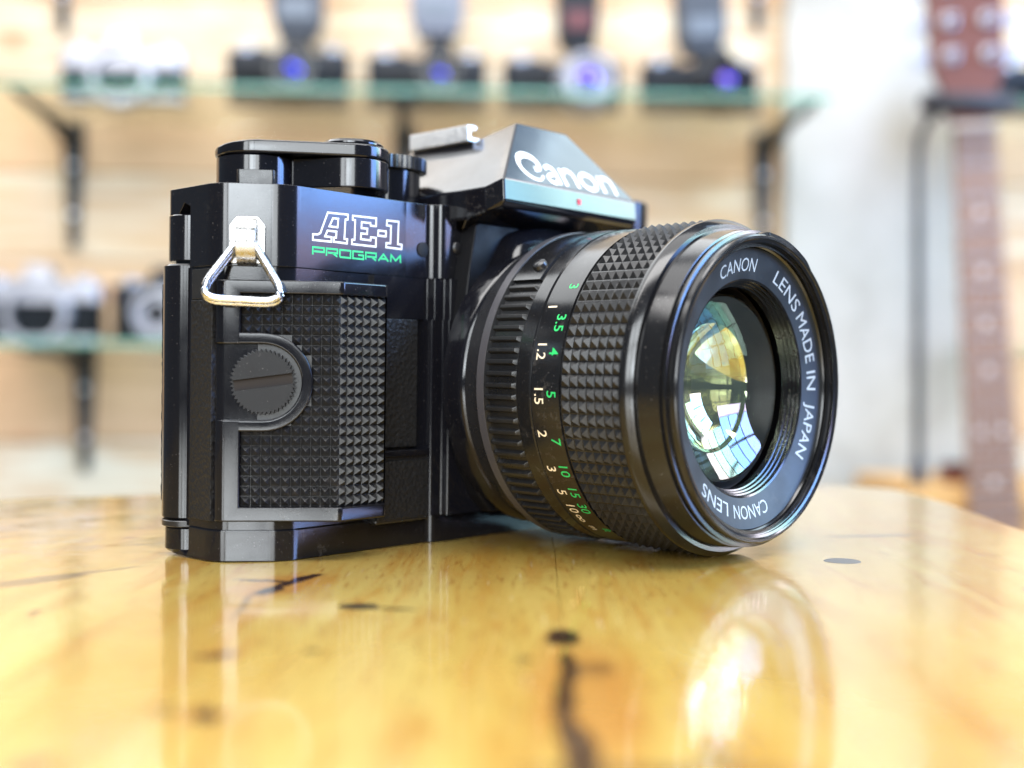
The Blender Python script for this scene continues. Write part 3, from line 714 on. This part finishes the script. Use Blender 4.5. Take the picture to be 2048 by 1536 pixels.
# rewind side, mostly hidden behind the prism and lens
cyl_z('rewind_knob', 48, 11, 7.5, 67.9, 77.5, 'gloss', root, 48, 0.5)
bm = bmesh.new(); add_prism(bm, round_poly([(24, 0), (24, -5.5), (31, -5.5), (36, 0)], [0, 1.5, 2, 0], 4), 60, 71.5); link('flash_socket_housing', finish(bm, 'flash_socket_housing', bev=.5), 'gloss', root)

# lens ---------------------------------------------------------------------------------
lathe('lens_neck', [(-12.6, 27), (-12.6, 29.2), (-17.4, 29.6), (-17.4, 27)], 'satin', root)
ap = lathe('aperture_ring', [(-17.4, 28), (-17.4, 30.9), (-17.8, 31.3), (-19.7, 31.3), (-20.1, 30.5), (-27.4, 30.5), (-27.5, 28)], 'plastic', root)
lathe('ring_edge', [(-17.75, 31.2), (-17.8, 31.34), (-19.6, 31.34), (-19.7, 31.2)], 'grey_rim', ap)
bm = bmesh.new(); NR = 88
for k in range(NR):
    t = 2 * PI * k / NR
    if abs(math.atan2(math.sin(t - PI / 2), math.cos(t - PI / 2))) < math.radians(52): continue
    w = 0.58 * PI / NR
    cs = [(-20.0, -w, 30.4), (-20.0, w, 30.4), (-27.3, w, 30.4), (-27.3, -w, 30.4)]
    tp = [(-20.0, -w * .55, 31.25), (-20.0, w * .55, 31.25), (-26.7, w * .55, 31.25), (-26.7, -w * .55, 31.25)]
    a = [bm.verts.new(lens_f(y, r, t + dt)) for y, dt, r in cs]; b_ = [bm.verts.new(lens_f(y, r, t + dt)) for y, dt, r in tp]
    bm.faces.new(b_)
    for i in range(4): bm.faces.new((a[i], a[(i + 1) % 4], b_[(i + 1) % 4], b_[i]))
link('ring_ribs', finish(bm, 'ring_ribs', 30, bev=0.14, bseg=2, bang=30), 'rubber', ap)
bm = bmesh.new(); arcn = 30; prf = [(-19.9, 30.3), (-20.0, 31.2), (-26.9, 31.2), (-27.4, 30.3)]
rg = [[bm.verts.new(lens_f(y, r, PI / 2 + math.radians(-50 + 100 * k / arcn))) for y, r in prf] for k in range(arcn + 1)]
for A, B in zip(rg, rg[1:]):
    for i in range(3): bm.faces.new((A[i], A[i + 1], B[i + 1], B[i]))
for R_ in (rg[0], rg[-1]): bm.faces.new(R_)
link('ring_panel', finish(bm, 'ring_panel', 40), 'lens_black', ap)
bm = bmesh.new(); tb = math.radians(47)
add_lathe(bm, [(31.1, 1.5), (31.9, 1.3), (32.2, 0.8), (32.25, 0)], 20, lambda a, r, t: lens_f(-24.6 + r * math.cos(t), a, tb + r * math.sin(t) / 31))
link('lock_button', finish(bm, 'lock_button', 40), 'satin', ap)
lathe('lens_collar', [(-27.5, 28), (-27.5, 30.6), (-27.8, 30.95), (-30.9, 31.05), (-31.15, 30.7), (-31.15, 28)], 'lens_black', root)
ds = lathe('distance_ring', [(-31.3, 28), (-31.3, 30.8), (-31.5, 31.0), (-38.0, 31.0), (-38.1, 28)], 'lens_black', root)
def numeral(s, th, y0, size, mat, name):
    g = text_geo(s, size, 0.02)
    R_ = 31.035
    link(name, letter_mesh(name, g, lambda x, y: lens_f(y0 - y, R_, math.radians(th) - x / R_)), mat, ds)
for s, th in (('1', 27.9), ('1.2', 12.2), ('1.5', -2.8), ('2', -16.0), ('3', -29), ('5', -39), ('10', -47), ('\u221e', -53.2)):
    numeral(s, th, -33.15, 3.0, 'offwhite', 'metre_numeral')
for s, th in (('3', 36.1), ('3.5', 21.8), ('4', 11.7), ('5', -2.5), ('7', -18.5), ('10', -29.3), ('15', -38.5), ('30', -46.6)):
    numeral(s, th, -36.1, 3.0, 'green', 'feet_numeral')
numeral('m', -60, -33.9, 2.6, 'offwhite', 'metre_mark'); numeral('ft', -60.6, -36.9, 2.6, 'green', 'feet_mark')
# knurled focus ring
bm = bmesh.new(); NK, NC = 84, 7; Y0, Y1 = -38.35, -51.6
for k in range(NK):
    for c in range(NC):
        ya, yb = Y0 + (Y1 - Y0) * c / NC, Y0 + (Y1 - Y0) * (c + 1) / NC
        t0, t1 = 2 * PI * k / NK, 2 * PI * (k + 1) / NK
        gt, gy = (t1 - t0) * 0.045, 0.06
        q = [bm.verts.new(lens_f(y, 30.72, t)) for y, t in ((ya - gy, t0 + gt), (yb + gy, t0 + gt), (yb + gy, t1 - gt), (ya - gy, t1 - gt))]
        tp = bm.verts.new(lens_f((ya + yb) / 2, 31.62, (t0 + t1) / 2))
        for i in range(4): bm.faces.new((q[i], q[(i + 1) % 4], tp))
kn = finish(bm, 'rubber_knurling', smooth=False)
fr = lathe('focus_ring', [(-38.15, 28), (-38.15, 30.72), (-51.7, 30.72), (-51.8, 31.45), (-52.4, 31.55), (-52.9, 31.45), (-54.1, 30.5), (-54.2, 28)], 'lens_black', root)
link('rubber_knurling', kn, 'rubber', fr)
ns = lathe('lens_nose', [(-54.0, 28), (-54.0, 29.75), (-54.4, 29.7), (-58.4, 29.15), (-58.6, 28.6), (-59.0, 28.6), (-59.2, 29.0), (-59.6, 29.0), (-59.75, 28.4), (-60.0, 28.4), (-60.0, 26)], 'lens_black', root)
thr = [(-60.0, 28.3), (-60.9, 28.2), (-61.15, 27.95), (-61.15, 27.5), (-60.95, 27.25)]
y = -60.9
for k in range(4): thr += [(y, 27.2 - .1 * k), (y + .16, 26.75 - .1 * k), (y + .42, 26.75 - .1 * k)]; y += .52
thr += [(-58.7, 26.3), (-58.3, 25.9), (-58.3, 27.5)]
lathe('filter_ring', thr, 'lens_black', root, 160, 25)
bm = bmesh.new(); hb = []
for k in range(19):
    t = PI / 2 + math.radians(2 + 40 * k / 18 - 6) ; e = min(1, min(k, 18 - k) / 2.0)
    hb.append([bm.verts.new(lens_f(yy, rr, t)) for yy, rr in ((-58.5, 28.4), (-58.5, 28.5 + .55 * e), (-60.9, 28.3 + .45 * e), (-60.9, 28.0))])
for A, B in zip(hb, hb[1:]):
    for i in range(3): bm.faces.new((A[i], A[i + 1], B[i + 1], B[i]))
link('hood_tab', finish(bm, 'hood_tab', 40), 'lens_black', ns)
bm = bmesh.new(); add_box(bm, -0.35, 0.35, -61.0, -59.6, 0.2, 0.75, lambda x, y, z: (x + 1.0, y, H + 28.0 + z)); link('hood_index', finish(bm, 'hood_index'), 'darkgap', ns)
def ny(r): return -57.25 - (r - 20.3) * 0.24
nr = lathe('name_ring', [(ny(20.3) + 1, 20.3), (ny(20.3), 20.3), (ny(25.9), 25.9), (ny(25.9) + 1, 25.9)], 'ring_face', root, 160)
def ring_text(s, a_start, a_end, size=3.5):
    w = text_geo(s, size, 0.0)
    xs = [p[0] for p in w[0]]; x0, x1 = min(xs), max(xs)
    def f(x, y):
        a = math.radians(a_start + (a_end - a_start) * (x - x0) / (x1 - x0)); r = 22.75 + y
        return (r * math.cos(a), ny(r) - 0.03, H + r * math.sin(a))
    link('ring_lettering', letter_mesh('ring_lettering', w, f), 'ringwhite', nr)
for s, a, b_ in (('CANON', 117, 86), ('LENS', 68.5, 42.5), ('MADE', 39.0, 13.0), ('IN', 8.5, -1.0), ('JAPAN', -7.5, -36), ('CANON', -73, -102), ('LENS', -107, -131)):
    ring_text(s, a, b_)
st = [(-56.4, 20.6), (-57.2, 20.3), (-57.0, 19.95), (-56.3, 19.9), (-56.2, 19.6), (-55.6, 19.55), (-55.5, 19.25), (-54.9, 19.2), (-54.8, 18.9), (-53.6, 18.8), (-53.6, 20.6)]
lathe('front_baffle', st, 'lens_black', root, 128, 25)
# glass: a thick meniscus in front, coated element deep inside
def cap(R_, rim, n, yv, sgn):
    """spherical cap profile from rim to axis; vertex at yv, sgn -1 bulges to the front"""
    out = []
    for i in range(n + 1):
        r = rim * (1 - i / n); out.append((yv - sgn * (R_ - math.sqrt(R_ * R_ - r * r)) * -1 * -1, r))
    return out
def sag(R_, r): return R_ - math.sqrt(R_ * R_ - r * r)
n = 14; rim = 18.75; yv = -57.3
pf_ = [(yv + sag(38, rim * (1 - i / n)), rim * (1 - i / n)) for i in range(n + 1)]
pb = [(-54.6 + sag(40, rim * i / n), rim * i / n) for i in range(n + 1)]
bm = bmesh.new(); add_lathe(bm, pf_ + pb, 96, lens_f, True); link('front_element', finish(bm, 'front_element', 40), 'front_glass', root)
bm = bmesh.new(); add_lathe(bm, [(-46.9 - sag(36, 16.6 * (1 - i / n)), 16.6 * (1 - i / n)) for i in range(n + 1)], 96, lens_f); link('middle_element', finish(bm, 'middle_element', 60), 'semi_glass', root)
lathe('inner_barrel', [(-51.6, 19.5), (-51.4, 17.2), (-47.0, 15.6), (-46.6, 15.2), (-46.4, 14.4), (-46.0, 14.0), (-45.8, 13.2), (-45.2, 12.8), (-45.0, 12.2), (-44.4, 12.0), (-44.0, 11.6), (-40, 11.6), (-40, 19.5)], 'barrel', root, 96, 25)
bm = bmesh.new(); pr = [(-43.6 - sag(15, 11.8 * (1 - i / 12)), 11.8 * (1 - i / 12)) for i in range(13)]
add_lathe(bm, [(-41.0, 11.8)] + pr, 72, lens_f); link('inner_element', finish(bm, 'inner_element', 60), 'inner_glass', root)
# ================================================================== table (world frame in metres)
table = thing('wooden_table', 'honey coloured varnished wooden table with knots, under the large film camera', 'table', (0, 0.2, 0))
outl = [(-.30, .262), (-.21, .290), (-.1377, .3135), (-.1018, .3275), (-.05, .3385), (0, .3465), (.06, .3555), (.096, .3600), (.108, .3580), (.1148, .3495), (.1166, .33), (.1160, .305), (.1123, .255), (.104, .12), (.095, -.08), (-.30, -.08)]
def plank(poly, name):
    b = bmesh.new(); add_prism(b, [(x * 1000, (y - .2) * 1000) for x, y in poly], -28, 0)
    me = finish(b, name, 40, bev=0.10, bseg=2, bang=40)
    return link(name, me, 'table', table)
J = [(0.0098, .3481), (0.0082, .2189), (.0066, .15), (.0048, -.08)]
plank([p for p in outl if p[0] <= 0.005] [:6] + [(J[0][0] - .00002, J[0][1]), (J[1][0] - .00002, J[1][1]), (J[2][0] - .00002, J[2][1]), (J[3][0] - .00002, J[3][1]), (-.30, -.08)], 'plank')
plank([(J[3][0] + .00002, J[3][1]), (J[2][0] + .00002, J[2][1]), (J[1][0] + .00002, J[1][1]), (J[0][0] + .00002, J[0][1])] + outl[6:15], 'plank')
def plug(x, y, rx, ry, mat, tail=False):
    b = bmesh.new(); pts = [(x * 1000 + rx * math.cos(a) * (1 + .05 * math.sin(3 * a + x * 900)), (y - .2) * 1000 + ry * math.sin(a)) for a in [2 * PI * k / 32 for k in range(32)]]
    add_prism(b, pts, -1, 0.03); return link('nail_plug', finish(b, 'nail_plug', bev=0.02), mat, table)
M['plug'] = flat('dark_plug', (0.006, 0.009, 0.011), 0.3); M['plug'].node_tree.nodes['Principled BSDF'].inputs['Specular IOR Level'].default_value = 0.15; M['plug2'] = flat('grey_plug', (0.11, 0.11, 0.11), 0.4)
plug(.0605, .2126, 3.3, 3.2, 'plug2'); plug(-.0222, .1694, 3.0, 2.0, 'plug'); plug(.0835, .1835, 2.5, 2.6, 'plug2')

# ================================================================== shop wall and everything on it
WA = math.radians(3.5); Y0W = 1.42
def wpt(u, d, z):
    """point d metres in front of the wall seen in photo column u"""
    k = (u - 1024) / FPX; y = (Y0W - d) / (1 - math.tan(WA) * k); return Vector((k * y, y, z))
def wloc(s, d, z): return Vector((s * math.cos(WA) + d * math.sin(WA), Y0W + s * math.sin(WA) - d * math.cos(WA), z))
wall = bpy.data.objects.new('wall', None); COL.objects.link(wall); wall['kind'] = 'structure'; wall['label'] = 'pale wooden board wall behind the shelves'
wall.location = (0, Y0W, 0); wall.rotation_euler = (0, 0, WA)
bm = bmesh.new(); add_box(bm, -1700, 1900, 20, 40, -800, 1250); link('backing_board', finish(bm, 'backing_board'), 'darkgap', wall)
z = -790; i = 0
while z < 1240:
    hgt = rnd.uniform(96, 122); b = bmesh.new(); add_box(b, -1700, 1900, 0, 18, -hgt / 2 + .8, hgt / 2 - .8)
    o = link('plank', finish(b, 'plank', bev=1.2, bseg=1), 'wall', wall); o.location = (0, rnd.uniform(-.0012, .0012), (z + hgt / 2) * MM); z += hgt; i += 1
pil = thing('pillar', 'whitewashed square pillar between the glass shelves and the guitar', 'pillar', (0, Y0W, 0), (0, 0, WA))
sL = wpt(1567, .02, 0).x / math.cos(WA) * 1000; sR = wpt(1950, .02, 0).x / math.cos(WA) * 1000
bm = bmesh.new(); add_box(bm, sL, sR, -22, 15, -800, 1250); link('pillar_shaft', finish(bm, 'pillar_shaft', bev=4, bseg=3), 'pillar', pil)

ZU, ZL = .334, .070
def shelf(label, u0, u1, z, dep=.2):
    s0, s1 = wpt(u0, dep, 0).x / math.cos(WA) * 1000, wpt(u1, dep, 0).x / math.cos(WA) * 1000
    t = thing('glass_shelf', label, 'shelf', wloc(0, 0, z), (0, 0, WA), 'glass shelves on the wall')
    b = bmesh.new(); add_box(b, s0, s1, -dep * 1000, -6, -6, -.2); link('glass_pane', finish(b, 'glass_pane', bev=.6), 'shelf_glass', t)
    b = bmesh.new(); add_box(b, s0 + .5, s1 - .5, -dep * 1000 - 1.6, -dep * 1000 - .2, -5.8, -.4); link('polished_edge', finish(b, 'polished_edge', bev=.4), 'glass_edge', t)
    return t
shelf('long green glass shelf carrying the row of cameras with flashes', -110, 1640, ZU)
shelf('lower green glass shelf at the left under the two cameras', -110, 640, ZL)
shelf('glass shelf end beside the guitar headstock at the upper right', 2003, 2420, ZU)
shelf('lower glass shelf end beside the guitar neck at the far right', 2022, 2420, ZL)

def make_bracket():
    t = thing('shelf_bracket', '', 'bracket', group='black shelf brackets')
    b = bmesh.new(); add_prism(b, [(-13, 0), (13, 0), (12, -40), (6, -146), (4, -150), (-4, -150), (-6, -146), (-12, -40)], -9, -1, lambda x, z, y: (x, y, z))
    link('wall_leg', finish(b, 'wall_leg', bev=1.5, bseg=2), 'bracket', t)
    b = bmesh.new(); vs = []
    add_prism(b, [(-2, -7), (-2, -34), (-30, -30), (-100, -17), (-196, -12), (-200, -9), (-200, -7)], -5, 5, lambda y, z, x: (x * (1.4 if y > -40 else 1.0), y, z))
    link('arm', finish(b, 'arm', bev=1.2, bseg=2), 'bracket', t)
    for zz in (-52, -110):
        b = bmesh.new(); add_lathe(b, [(-8.5, 4.4), (-10.6, 3.6), (-11.4, 0)], 20, lambda a, r, q: (r * math.cos(q), a, zz + r * math.sin(q)))
        link('screw', finish(b, 'screw', 60), 'silver', t)
    return t
proto = None
def copy_tree(o, parent=None):
    c = o.copy(); COL.objects.link(c)
    if parent: c.parent = parent
    for ch in list(o.children): copy_tree(ch, c)
    return c
for u, z, lb in ((150, ZU, 'black bracket under the left end of the upper shelf, below the silver camera'),
                 (808, ZU, 'black bracket in the middle of the upper shelf, behind the film camera'),
                 (1522, ZU, 'black bracket at the right end of the upper shelf, next to the pillar'),
                 (172, ZL, 'black bracket under the lower glass shelf at the left'),
                 (128, .592, 'black bracket of a higher shelf, its tip above the silver camera'),
                 (1510, .610, 'black bracket of a higher shelf, its tip near the pillar at the top')):
    if proto is None: o = proto = make_bracket()
    else: o = copy_tree(proto)
    o['label'] = lb; o.location = wpt(u, 0, z); o.rotation_euler = (0, 0, WA)

# cameras on the shelves --------------------------------------------------------
def lf(cx, cz): return lambda a, r, t: (cx + r * math.cos(t), a, cz + r * math.sin(t))
def part_lathe(name, prof, mat, parent, cx, cz, seg=40):
    b = bmesh.new(); add_lathe(b, prof, seg, lf(cx, cz)); return link(name, finish(b, name, 35), mat, parent)
def shelf_camera(name, label, u, z, d, silver, lens, lx=0, hgt=60, ringR=30, glass='blue_glass', face=0.0):
    t = thing(name, label, 'camera', wpt(u, d, z), (0, 0, WA + face), 'cameras on the shelves')
    tm = 'dullsilver' if silver else 'bgblack'; w = 66
    b = bmesh.new(); add_prism(b, round_poly([(-w, -14), (w, -14), (w, 14), (-w, 14)], 9, 4), 6, hgt - 20); link('body', finish(b, 'body'), 'bgleather', t)
    b = bmesh.new(); add_prism(b, round_poly([(-w - 1, -15), (w + 1, -15), (w + 1, 15), (-w - 1, 15)], 9, 4), 0, 6); link('base_plate', finish(b, 'base_plate', bev=.6), tm, t)
    b = bmesh.new(); add_prism(b, round_poly([(-w - 1, -15), (w + 1, -15), (w + 1, 15), (-w - 1, 15)], 9, 4), hgt - 20, hgt); link('top_plate', finish(b, 'top_plate', bev=1.2), tm, t)
    b = bmesh.new(); h2 = hgt + 20
    lo = [(-25, -17, hgt - 22), (25, -17, hgt - 22), (24, 16, hgt - 4), (-24, 16, hgt - 4)]; hi = [(-12, -13, h2), (12, -13, h2), (12, 16, h2), (-12, 16, h2)]
    L = [b.verts.new((x + lx, y, q)) for x, y, q in lo]; Hh = [b.verts.new((x + lx, y, q)) for x, y, q in hi]
    b.faces.new(L[::-1]); b.faces.new(Hh)
    for k in range(4): b.faces.new((L[k], L[(k + 1) % 4], Hh[(k + 1) % 4], Hh[k]))
    link('prism_hump', finish(b, 'prism_hump', bev=2.0, bseg=2), tm, t)
    for dx, r, hh in ((-48, 11, 9), (-30, 8, 6), (46, 11, 8)):
        b = bmesh.new(); add_lathe(b, [(hgt, r), (hgt + hh - 1, r), (hgt + hh, r - 1), (hgt + hh, 0)], 28, lambda a, rr, q: (dx + rr * math.cos(q), rr * math.sin(q), a))
        link('dial', finish(b, 'dial'), 'dullsilver' if dx != -30 else tm, t)
    zc_ = hgt * .48
    part_lathe('mount_ring', [(-12, ringR * .8), (-12, ringR + 2), (-20, ringR), (-22, ringR - 2), (-22, ringR - 8), (-12, ringR - 9)], tm if not lens == 'silver' else 'dullsilver', t, lx, zc_)
    if lens is None:
        part_lathe('mirror_throat', [(-13, ringR - 6), (-10, ringR - 10), (-10, 0)], 'darkgap', t, lx, zc_)
    else:
        lm = 'dullsilver' if lens == 'silver' else 'lens_black'
        lb_ = part_lathe('lens_barrel', [(-20, ringR - 3), (-34, ringR - 2), (-36, ringR - 4), (-52, ringR - 4), (-54, ringR - 6), (-54, ringR - 9), (-50, ringR - 10), (-46, ringR - 13), (-46, 0)], lm, t, lx, zc_)
        g = [(-47 - 6 * (1 - (k / 8) ** 2), (ringR - 17) * k / 8) for k in range(8, -1, -1)]
        part_lathe('lens_glass', g, glass, lb_, lx, zc_)
    return t
shelf_camera('shelf_camera', 'silver camera with no lens at the left of the upper glass shelf', 248, ZU, .11, True, None, 0, 54, 34)
shelf_camera('shelf_camera', 'black camera with blue lens under a grey flash, nearest the silver camera', 577, ZU, .11, False, 'black', 9, 56, 29)
shelf_camera('shelf_camera', 'black camera with blue lens under a pale grey flash, behind the accessory shoe', 852, ZU, .11, False, 'black', 14, 52, 27)
shelf_camera('shelf_camera', 'black camera with a wide silver rimmed lens, under the red windowed flash', 1122, ZU, .11, False, 'silver', 24, 50, 32, 'purple_glass')
shelf_camera('shelf_camera', 'black camera with violet lens, last on the upper shelf before the pillar', 1395, ZU, .11, False, 'black', 20, 50, 29, 'purple_glass')
shelf_camera('shelf_camera', 'silver camera with big mount ring on the lower left shelf', 82, ZL, .11, True, None, 0, 64, 36)
shelf_camera('shelf_camera', 'black camera with silver lens half hidden behind the film camera on the lower shelf', 352, ZL, .11, False, 'silver', -10, 62, 30, 'darkgap')
shelf_camera('shelf_camera', 'black camera on the upper shelf to the right of the guitar headstock', 2085, ZU, .12, False, 'black', 10, 50, 26)

def flash(label, u, zb, w, hh, mat, red=False, lean=0.0, d=.11):
    t = thing('flash_unit', label, 'flash', wpt(u, d, zb), (0, lean, WA), 'flash units on the cameras')
    b = bmesh.new(); add_box(b, -10, 10, -9, 9, -14, 2); link('foot', finish(b, 'foot', bev=1), 'bgblack', t)
    b = bmesh.new(); lo = [(-w * .36, -14), (w * .36, -14), (w * .36, 14), (-w * .36, 14)]; hi = [(-w * .5, -19), (w * .5, -19), (w * .5, 19), (-w * .5, 19)]
    L = [b.verts.new((x, y, 2)) for x, y in lo]; Hh = [b.verts.new((x, y, 24)) for x, y in hi]; T_ = [b.verts.new((x, y, hh)) for x, y in hi]
    b.faces.new(L[::-1]); b.faces.new(T_)
    for A, B in ((L, Hh), (Hh, T_)):
        for k in range(4): b.faces.new((A[k], A[(k + 1) % 4], B[(k + 1) % 4], B[k]))
    body = link('flash_body', finish(b, 'flash_body', bev=2.5, bseg=3), mat, t)
    b = bmesh.new(); add_box(b, -w * .42, w * .42, -21, -18, hh - 34, hh - 6); link('flash_window', finish(b, 'flash_window', bev=1), 'flashlens', t)
    b = bmesh.new(); add_box(b, -w * .34, w * .34, -20.5, -18, 20, 40); link('sensor_window' if red else 'front_panel', finish(b, 'front_panel', bev=1), 'redwin' if red else 'flashlens', t)
    return t
M['palegrey'] = flat('pale_grey_plastic', (0.15, 0.16, 0.20), 0.4)
flash('grey flash on the black camera nearest the silver camera', 595, ZU + .072, 56, 100, 'bggrey')
flash('pale grey flash standing above the accessory shoe of the film camera', 872, ZU + .076, 60, 100, 'palegrey')
flash('slim black flash with a dark red window', 1152, ZU + .066, 46, 110, 'bgblack', True)
flash('dark grey flash leaning slightly, nearest the pillar', 1402, ZU + .062, 54, 110, 'bggrey', False, -0.06)

# guitar on its stand ---------------------------------------------------------------
gd = 1.21
gt = thing('guitar', 'guitar with reddish headstock, silver pegs and brown dotted neck by the pillar', 'guitar', at(1948, 258, gd), (0, math.radians(-3.4), 0))
b = bmesh.new(); add_prism(b, [(-22, 0), (22, 0), (28, -430), (-28, -430)], -3, 3, lambda x, z, y: (x, y, z)); link('fingerboard', finish(b, 'fingerboard', bev=.8), 'neckwood', gt)
b = bmesh.new()
rg = []
for zz, wv in ((2, 21), (-430, 27)):
    rg.append([b.verts.new((wv * math.cos(a), 3 + 17 * math.sin(a), zz)) for a in [PI * k / 10 for k in range(11)]])
for k in range(10): b.faces.new((rg[0][k], rg[0][k + 1], rg[1][k + 1], rg[1][k]))
for R_ in rg: b.faces.new(R_)
link('neck', finish(b, 'neck', 60), 'mahogany', gt)
b = bmesh.new(); add_box(b, -22, 22, -4.5, 4, 0.1, 7); link('nut', finish(b, 'nut', bev=.8), 'bone', gt)
b = bmesh.new(); add_prism(b, round_poly([(-21, 7.2), (21, 7.2), (27, 40), (37, 62), (41, 185), (0, 196), (-41, 185), (-37, 62), (-27, 40)], [1, 1, 12, 12, 8, 10, 8, 12, 12], 4), 1, 15, lambda x, z, y: (x, y, z)); link('headstock', finish(b, 'headstock', bev=1.2), 'mahogany', gt)
for k, zz in enumerate((77, 113, 150)):
    for sx in (-20, 20):
        b = bmesh.new(); add_lathe(b, [(1, 8), (-2, 7.5), (-3, 4), (-17, 3.6), (-18.5, 2.5), (-18.5, 0)], 24, lambda a, r, q: (sx + r * math.cos(q), a, zz + r * math.sin(q)))
        pg = link('tuning_peg', finish(b, 'tuning_peg'), 'dullsilver', gt)
        b = bmesh.new(); add_box(b, min(sx * 2.0, sx * 3.0), max(sx * 2.0, sx * 3.0), 6, 12, zz - 8, zz + 8); link('peg_button', finish(b, 'peg_button', bev=2), 'dullsilver', pg)
sc = 648.0
fp_ = [sc - sc / 2 ** (k / 12) for k in range(0, 18)]
for k in range(1, 18):
    wv = 22 + 6 * fp_[k] / 430
    b = bmesh.new(); add_box(b, -wv + .3, wv - .3, -4.1, -2.9, -fp_[k] - 1, -fp_[k] + 1); link('fret', finish(b, 'fret', bev=.3), 'fret', gt)
for k in (3, 5, 7, 9, 12, 15):
    zz = -(fp_[k] + fp_[k - 1]) / 2
    for sx in ((-12, 12) if k == 12 else (0,)):
        b = bmesh.new(); add_lathe(b, [(-3.0, 3.4), (-3.3, 3.2), (-3.3, 0)], 20, lambda a, r, q: (sx + r * math.cos(q), a, zz + r * math.sin(q))); link('position_dot', finish(b, 'position_dot'), 'bone', gt)
for k in range(6):
    x0 = -17 + 34 * k / 5; x1 = -23 + 46 * k / 5
    b = bmesh.new(); add_tube(b, [(x0, -5, 4), (x1, -6.5, -430)], 0.4, 6); link('string', finish(b, 'string'), 'fret', gt)
sd = 1.225
gs = thing('guitar_stand', 'black guitar stand with a thin upright and foam yoke around the headstock', 'stand', at(1836, 950, sd))
P0 = at(1836, 950, sd)
def rel(u, v, dd): return tuple((at(u, v, dd) - P0) * 1000)
b = bmesh.new(); add_tube(b, [rel(1836, 948, sd), rel(1836, 600, sd), rel(1836, 300, sd), rel(1840, 255, sd), rel(1856, 222, sd), rel(1880, 200, sd)], [5, 5, 4.5, 4.5, 5, 5], 12); link('upright', finish(b, 'upright', 60), 'bracket', gs)
b = bmesh.new(); add_tube(b, [rel(1858, 186, 1.24), rel(1862, 184, 1.19), rel(1880, 184, 1.175), rel(1940, 186, 1.17), rel(2000, 188, 1.175), rel(2016, 188, 1.19), rel(2018, 188, 1.24)], 11, 12); link('yoke', finish(b, 'yoke', 60), 'foam', gs)
b = bmesh.new(); add_lathe(b, [(0, 9), (22, 7), (30, 5.2)], 20, lambda a, r, q: (r * math.cos(q), r * math.sin(q), a)); link('foot', finish(b, 'foot'), 'foam', gs)

be = thing('bench', 'orange pine bench behind the table, under the guitar stand', 'bench', (0, 1.25, 0), (0, 0, 0))
bt = -.0795
x0 = at(1796, 960, 1.24).x * 1000
for k in range(2):
    b = bmesh.new(); add_box(b, x0, 1300, -36 + k * 92, 54 + k * 92, bt * 1000 - 24, bt * 1000); link('seat_plank', finish(b, 'seat_plank', bev=2), 'orange', be)
b = bmesh.new(); add_box(b, x0 + 12, 1300, -26, -4, bt * 1000 - 420, bt * 1000 - 24.5); link('front_panel', finish(b, 'front_panel', bev=2), 'orange', be)
bl = thing('wooden_block', 'small dark brown block lying on the orange bench beside the guitar neck', 'block', tuple(at(1908, 948, 1.255)))
b = bmesh.new(); add_box(b, -14, 14, -10, 10, 0, 19); link('block_body', finish(b, 'block_body', bev=1.5), 'mahogany', bl)
b = bmesh.new(); add_box(b, -10, 10, -11, 9, 19.1, 22); link('block_cap', finish(b, 'block_cap', bev=.8), 'bgblack', bl)
bl.location.z = bt
gs.location.z = bt
